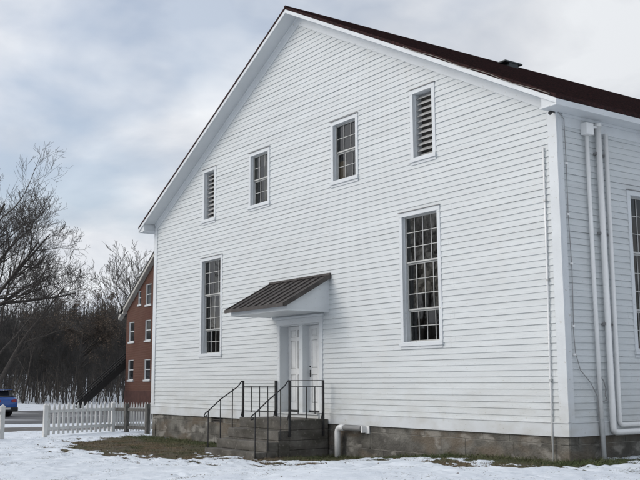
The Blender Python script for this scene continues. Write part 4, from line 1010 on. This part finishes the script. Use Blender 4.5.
# brush and far woods: uncountable, one mesh each
def scatter_sticks(n, pxr, dr, hr, twigs, minr, seed, lean=.08, rad=.04, fill=None):
    rs = np.random.default_rng(seed); px = rs.uniform(*pxr, n); dd = dr[0] + (dr[1]-dr[0])*rs.random(n)**1.2
    if fill: xs, ys = fill(rs, n)
    else:
        q = np.array([ray_at(a, b) for a, b in zip(px, dd)]); xs, ys = q[:, 0], q[:, 1]
    ok = (rs.random(n) < .15 + 1.3*sstep(.35, .65, fbm(xs/14+3, ys/14+9, 2))) & (sdist(xs, ys) > 75.0) & ~((xs > -50) & (xs < -33) & (ys > 13) & (ys < 35)); xs, ys = xs[ok], ys[ok]; n = len(xs)
    zs = height(xs, ys); H = rs.uniform(*hr, n)
    A = []; B = []; RA = []; RB = []
    base = np.stack([xs, ys, zs-.2], 1); ln = rs.normal(0, lean, (n, 2)); top = base + np.stack([ln[:, 0]*H, ln[:, 1]*H, H], 1)
    A.append(base); B.append(top); RA.append(H*.008+rad*.3); RB.append(np.full(n, minr))
    for k in range(twigs):
        s = rs.uniform(.2, .95, n)[:, None]; p = base + (top-base)*s; an = rs.uniform(0, 2*np.pi, n); l = H*rs.uniform(.15, .38, n)*(1.15-s[:, 0]); sp_ = rs.uniform(.35, 1.0, n)
        d = np.stack([np.cos(an)*np.sin(sp_), np.sin(an)*np.sin(sp_), np.cos(sp_)], 1); e_ = p + d*l[:, None]
        A.append(p); B.append(e_); RA.append(np.full(n, minr*1.5)); RB.append(np.full(n, minr*.6))
        s2 = rs.uniform(.3, .9, n)[:, None]; p2 = p + (e_-p)*s2; d2 = d + rs.normal(0, .5, (n, 3)); d2 /= np.linalg.norm(d2, axis=1, keepdims=True)
        A.append(p2); B.append(p2 + d2*(l*.5)[:, None]); RA.append(np.full(n, minr)); RB.append(np.full(n, minr*.5))
    A = np.concatenate(A); B = np.concatenate(B); RA = np.concatenate(RA); RB = np.concatenate(RB)
    d = B-A; d /= np.linalg.norm(d, axis=1, keepdims=True); ref = np.where(np.abs(d[:, 2:3]) > .8, np.array([[1., 0, 0]]), np.array([[0, 0, 1.]]))
    a = np.cross(d, ref); a /= np.linalg.norm(a, axis=1, keepdims=True); b = np.cross(a, d)
    V = []
    for P, R in ((A, RA), (B, RB)):
        for t in range(3): V.append(P + (a*math.cos(t*2.094) + b*math.sin(t*2.094))*R[:, None])
    V = np.stack(V, 1); m_ = len(A); base_i = np.arange(m_)[:, None]*6
    F_ = np.concatenate([base_i + np.array([[0, 1, 4, 3]]), base_i + np.array([[1, 2, 5, 4]]), base_i + np.array([[2, 0, 3, 5]])])
    return V.reshape(-1, 3), F_
V, F_ = scatter_sticks(900, (-90, 150), (76, 120), (1.2, 4.2), 6, .012, 51, lean=.18)
o = mesh_np('brush', V, F_, BARK2); tag(o, 'tangled leafless brush and saplings along the far side of the road', 'brush', kind='stuff')
V, F_ = scatter_sticks(2600, (-110, 170), (125, 240), (4.5, 13), 12, .028, 52, lean=.05, rad=.09)
o = mesh_np('bare_woods', V, F_, BARKF); tag(o, 'dense dark leafless woods beyond the snowy clearing', 'woods', kind='stuff')
def ring_fill(rs, n):
    a = rs.uniform(0, 2*np.pi, n); R = 235 + 320*rs.random(n)**1.4; return R*np.cos(a), R*np.sin(a)
def wedge_fill(rs, n):
    px = rs.uniform(-130, 200, n); dd = 225+300*rs.random(n)**1.3; q = np.array([ray_at(a, b) for a, b in zip(px, dd)]); return q[:, 0], q[:, 1]
V, F_ = scatter_sticks(2600, (0, 1), (0, 1), (9, 15), 10, .06, 53, lean=.04, rad=.2, fill=wedge_fill)
V2, F2 = scatter_sticks(3000, (0, 1), (0, 1), (9, 15), 6, .08, 54, lean=.04, rad=.2, fill=ring_fill)
o = mesh_np('hillside_woods', np.concatenate([V, V2]), np.concatenate([F_, F2+len(V)]), BARKF); tag(o, 'leafless wooded hillside on the horizon', 'woods', kind='stuff')
# conifers among the hillside woods
def conifers(n, seed, fill, hr=(9, 16)):
    rs = np.random.default_rng(seed); xs, ys = fill(rs, n); zs = height(xs, ys); V = []; F_ = []; o = 0; K = 7
    for x, y, z, H, s in zip(xs, ys, zs, rs.uniform(*hr, n), rs.uniform(.16, .24, n)):
        for t in range(9):
            z0 = z + H*(.06+.1*t); r0 = H*s*(1-t/9.5)*rs.uniform(.8, 1.15); h = H*.17
            an = np.arange(K)*2*np.pi/K + rs.random()*6; rr = r0*rs.uniform(.6, 1.2, K)
            V.append(np.concatenate([np.stack([x+rr*np.cos(an), y+rr*np.sin(an), z0+rs.normal(0, .15, K)], 1), [[x, y, z0+h]]]))
            F_.append(np.stack([o+np.arange(K), o+(np.arange(K)+1) % K, np.full(K, o+K)], 1)); o += K+1
    return np.concatenate(V), np.concatenate(F_)
V, F_ = conifers(110, 61, wedge_fill, (5, 15)); V2, F2 = conifers(240, 62, ring_fill)
o = mesh_np('hillside_conifers', np.concatenate([V, V2]), np.concatenate([F_, F2+len(V)]), CONIF); tag(o, 'dark evergreens scattered through the far wooded hillside', 'woods', kind='stuff')

# ------------------------------------------------------------------ grass blades and leaf litter
def blades(n, seed):
    rs = np.random.default_rng(seed); x = rs.uniform(-8.2, 8.3, n); y = rs.uniform(-4.2, 1.0, n); m_ = snow_mask(x, y)
    inside = (np.abs(x) < HW-.02) & (y > 0.03); inside |= (np.abs(x) < 1.12) & (y > -1.9)
    dens = sstep(.36, .56, fbm(x*1.3+5, y*1.9+2, 3) + .22*np.exp(-np.clip(-y, 0, 3)/.5)); ok = (~inside) & (((m_ < .03) & (rs.random(n) < dens*.9+.1)) | ((m_ < .22) & (rs.random(n) < .06)) | (rs.random(n) < .002)); ok &= (x < HW-.1) | (y < .9)
    # longer and thicker against the foundation
    x, y = x[ok], y[ok]; n = len(x); dw = np.clip(-y, 0, 3)
    z = height(x, y) + ((fbm(x*0.8, y*0.8, 3)-.5)*.05 + (fbm(x*3.1+7, y*3.1, 3)-.5)*.055) + .0
    L_ = rs.uniform(.025, .075, n)*(1+.8*np.exp(-dw/.3)); an = rs.uniform(0, 6.28, n); w_ = rs.uniform(.0015, .0035, n)
    tp = np.stack([np.cos(an)*L_*.7, np.sin(an)*L_*.7, L_*rs.uniform(.35, 1, n)], 1); b = np.stack([x, y, z-.01], 1); sd_ = np.stack([-np.sin(an)*w_, np.cos(an)*w_, 0*w_], 1)
    V = np.stack([b-sd_, b+sd_, b+tp*.6+sd_*.7+[0, 0, .005], b+tp], 1).reshape(-1, 3); F_ = np.arange(n*4).reshape(-1, 4)
    return V, F_
GR1 = mat('winter_grass', (0.070, 0.078, 0.030), 0.8, col2=(0.175, 0.130, 0.078), scale=1.3, detail=7, lo=.46, hi=.60)
def near_wall(t, co_):
    sp_ = t.nodes.new('ShaderNodeSeparateXYZ'); t.links.new(co_, sp_.inputs[0])
    n = noise_fac(1.8, 0.0, 1.0, amt=1.6)(t, co_); a = t.nodes.new('ShaderNodeMath'); a.operation = 'ADD'; t.links.new(n, a.inputs[0]); t.links.new(sp_.outputs[1], a.inputs[1])
    r = t.nodes.new('ShaderNodeMapRange'); r.inputs[1].default_value = -0.7; r.inputs[2].default_value = 0.3; r.inputs[4].default_value = 0.75; t.links.new(a.outputs[0], r.inputs[0]); return r.outputs[0]
chain_rgb(GR1, near_wall, (0.058, 0.082, 0.026))
V, F_ = blades(150000, 71)
o = mesh_np('grass', V, F_, GR1); tag(o, 'short winter grass showing through the snow along the foundation', 'grass', kind='stuff')
def litter(n, seed):
    rs = np.random.default_rng(seed); x = rs.uniform(-9, 10, n); y = rs.uniform(-7, 0, n); ok = ~((np.abs(x) < 1.15) & (y > -1.9)); ok &= (rs.random(n) < np.exp(-np.clip(snow_mask(x, y), 0, 1)*2.0)); x, y = x[ok], y[ok]; n = len(x)
    z = height(x, y) + ((fbm(x*0.8, y*0.8, 3)-.5)*.05 + (fbm(x*3.1+7, y*3.1, 3)-.5)*.055) + .035
    b = np.stack([x, y, z], 1); an = rs.uniform(0, 6.28, n); s = rs.uniform(.012, .035, n); a = np.stack([np.cos(an)*s, np.sin(an)*s, rs.uniform(-.3, .3, n)*s], 1); c_ = np.stack([-np.sin(an)*s*.5, np.cos(an)*s*.5, rs.uniform(.1, .5, n)*s], 1)
    V = np.stack([b-a, b-c_, b+a, b+c_], 1).reshape(-1, 3); return V, np.arange(n*4).reshape(-1, 4)
V, F_ = litter(700, 72)
o = mesh_np('fallen_leaves', V, F_, mat('litter', (.10, .065, .035), .9, vary=.5, scale=9)); tag(o, 'small fallen leaves scattered over snow and grass', 'leaves', kind='stuff')
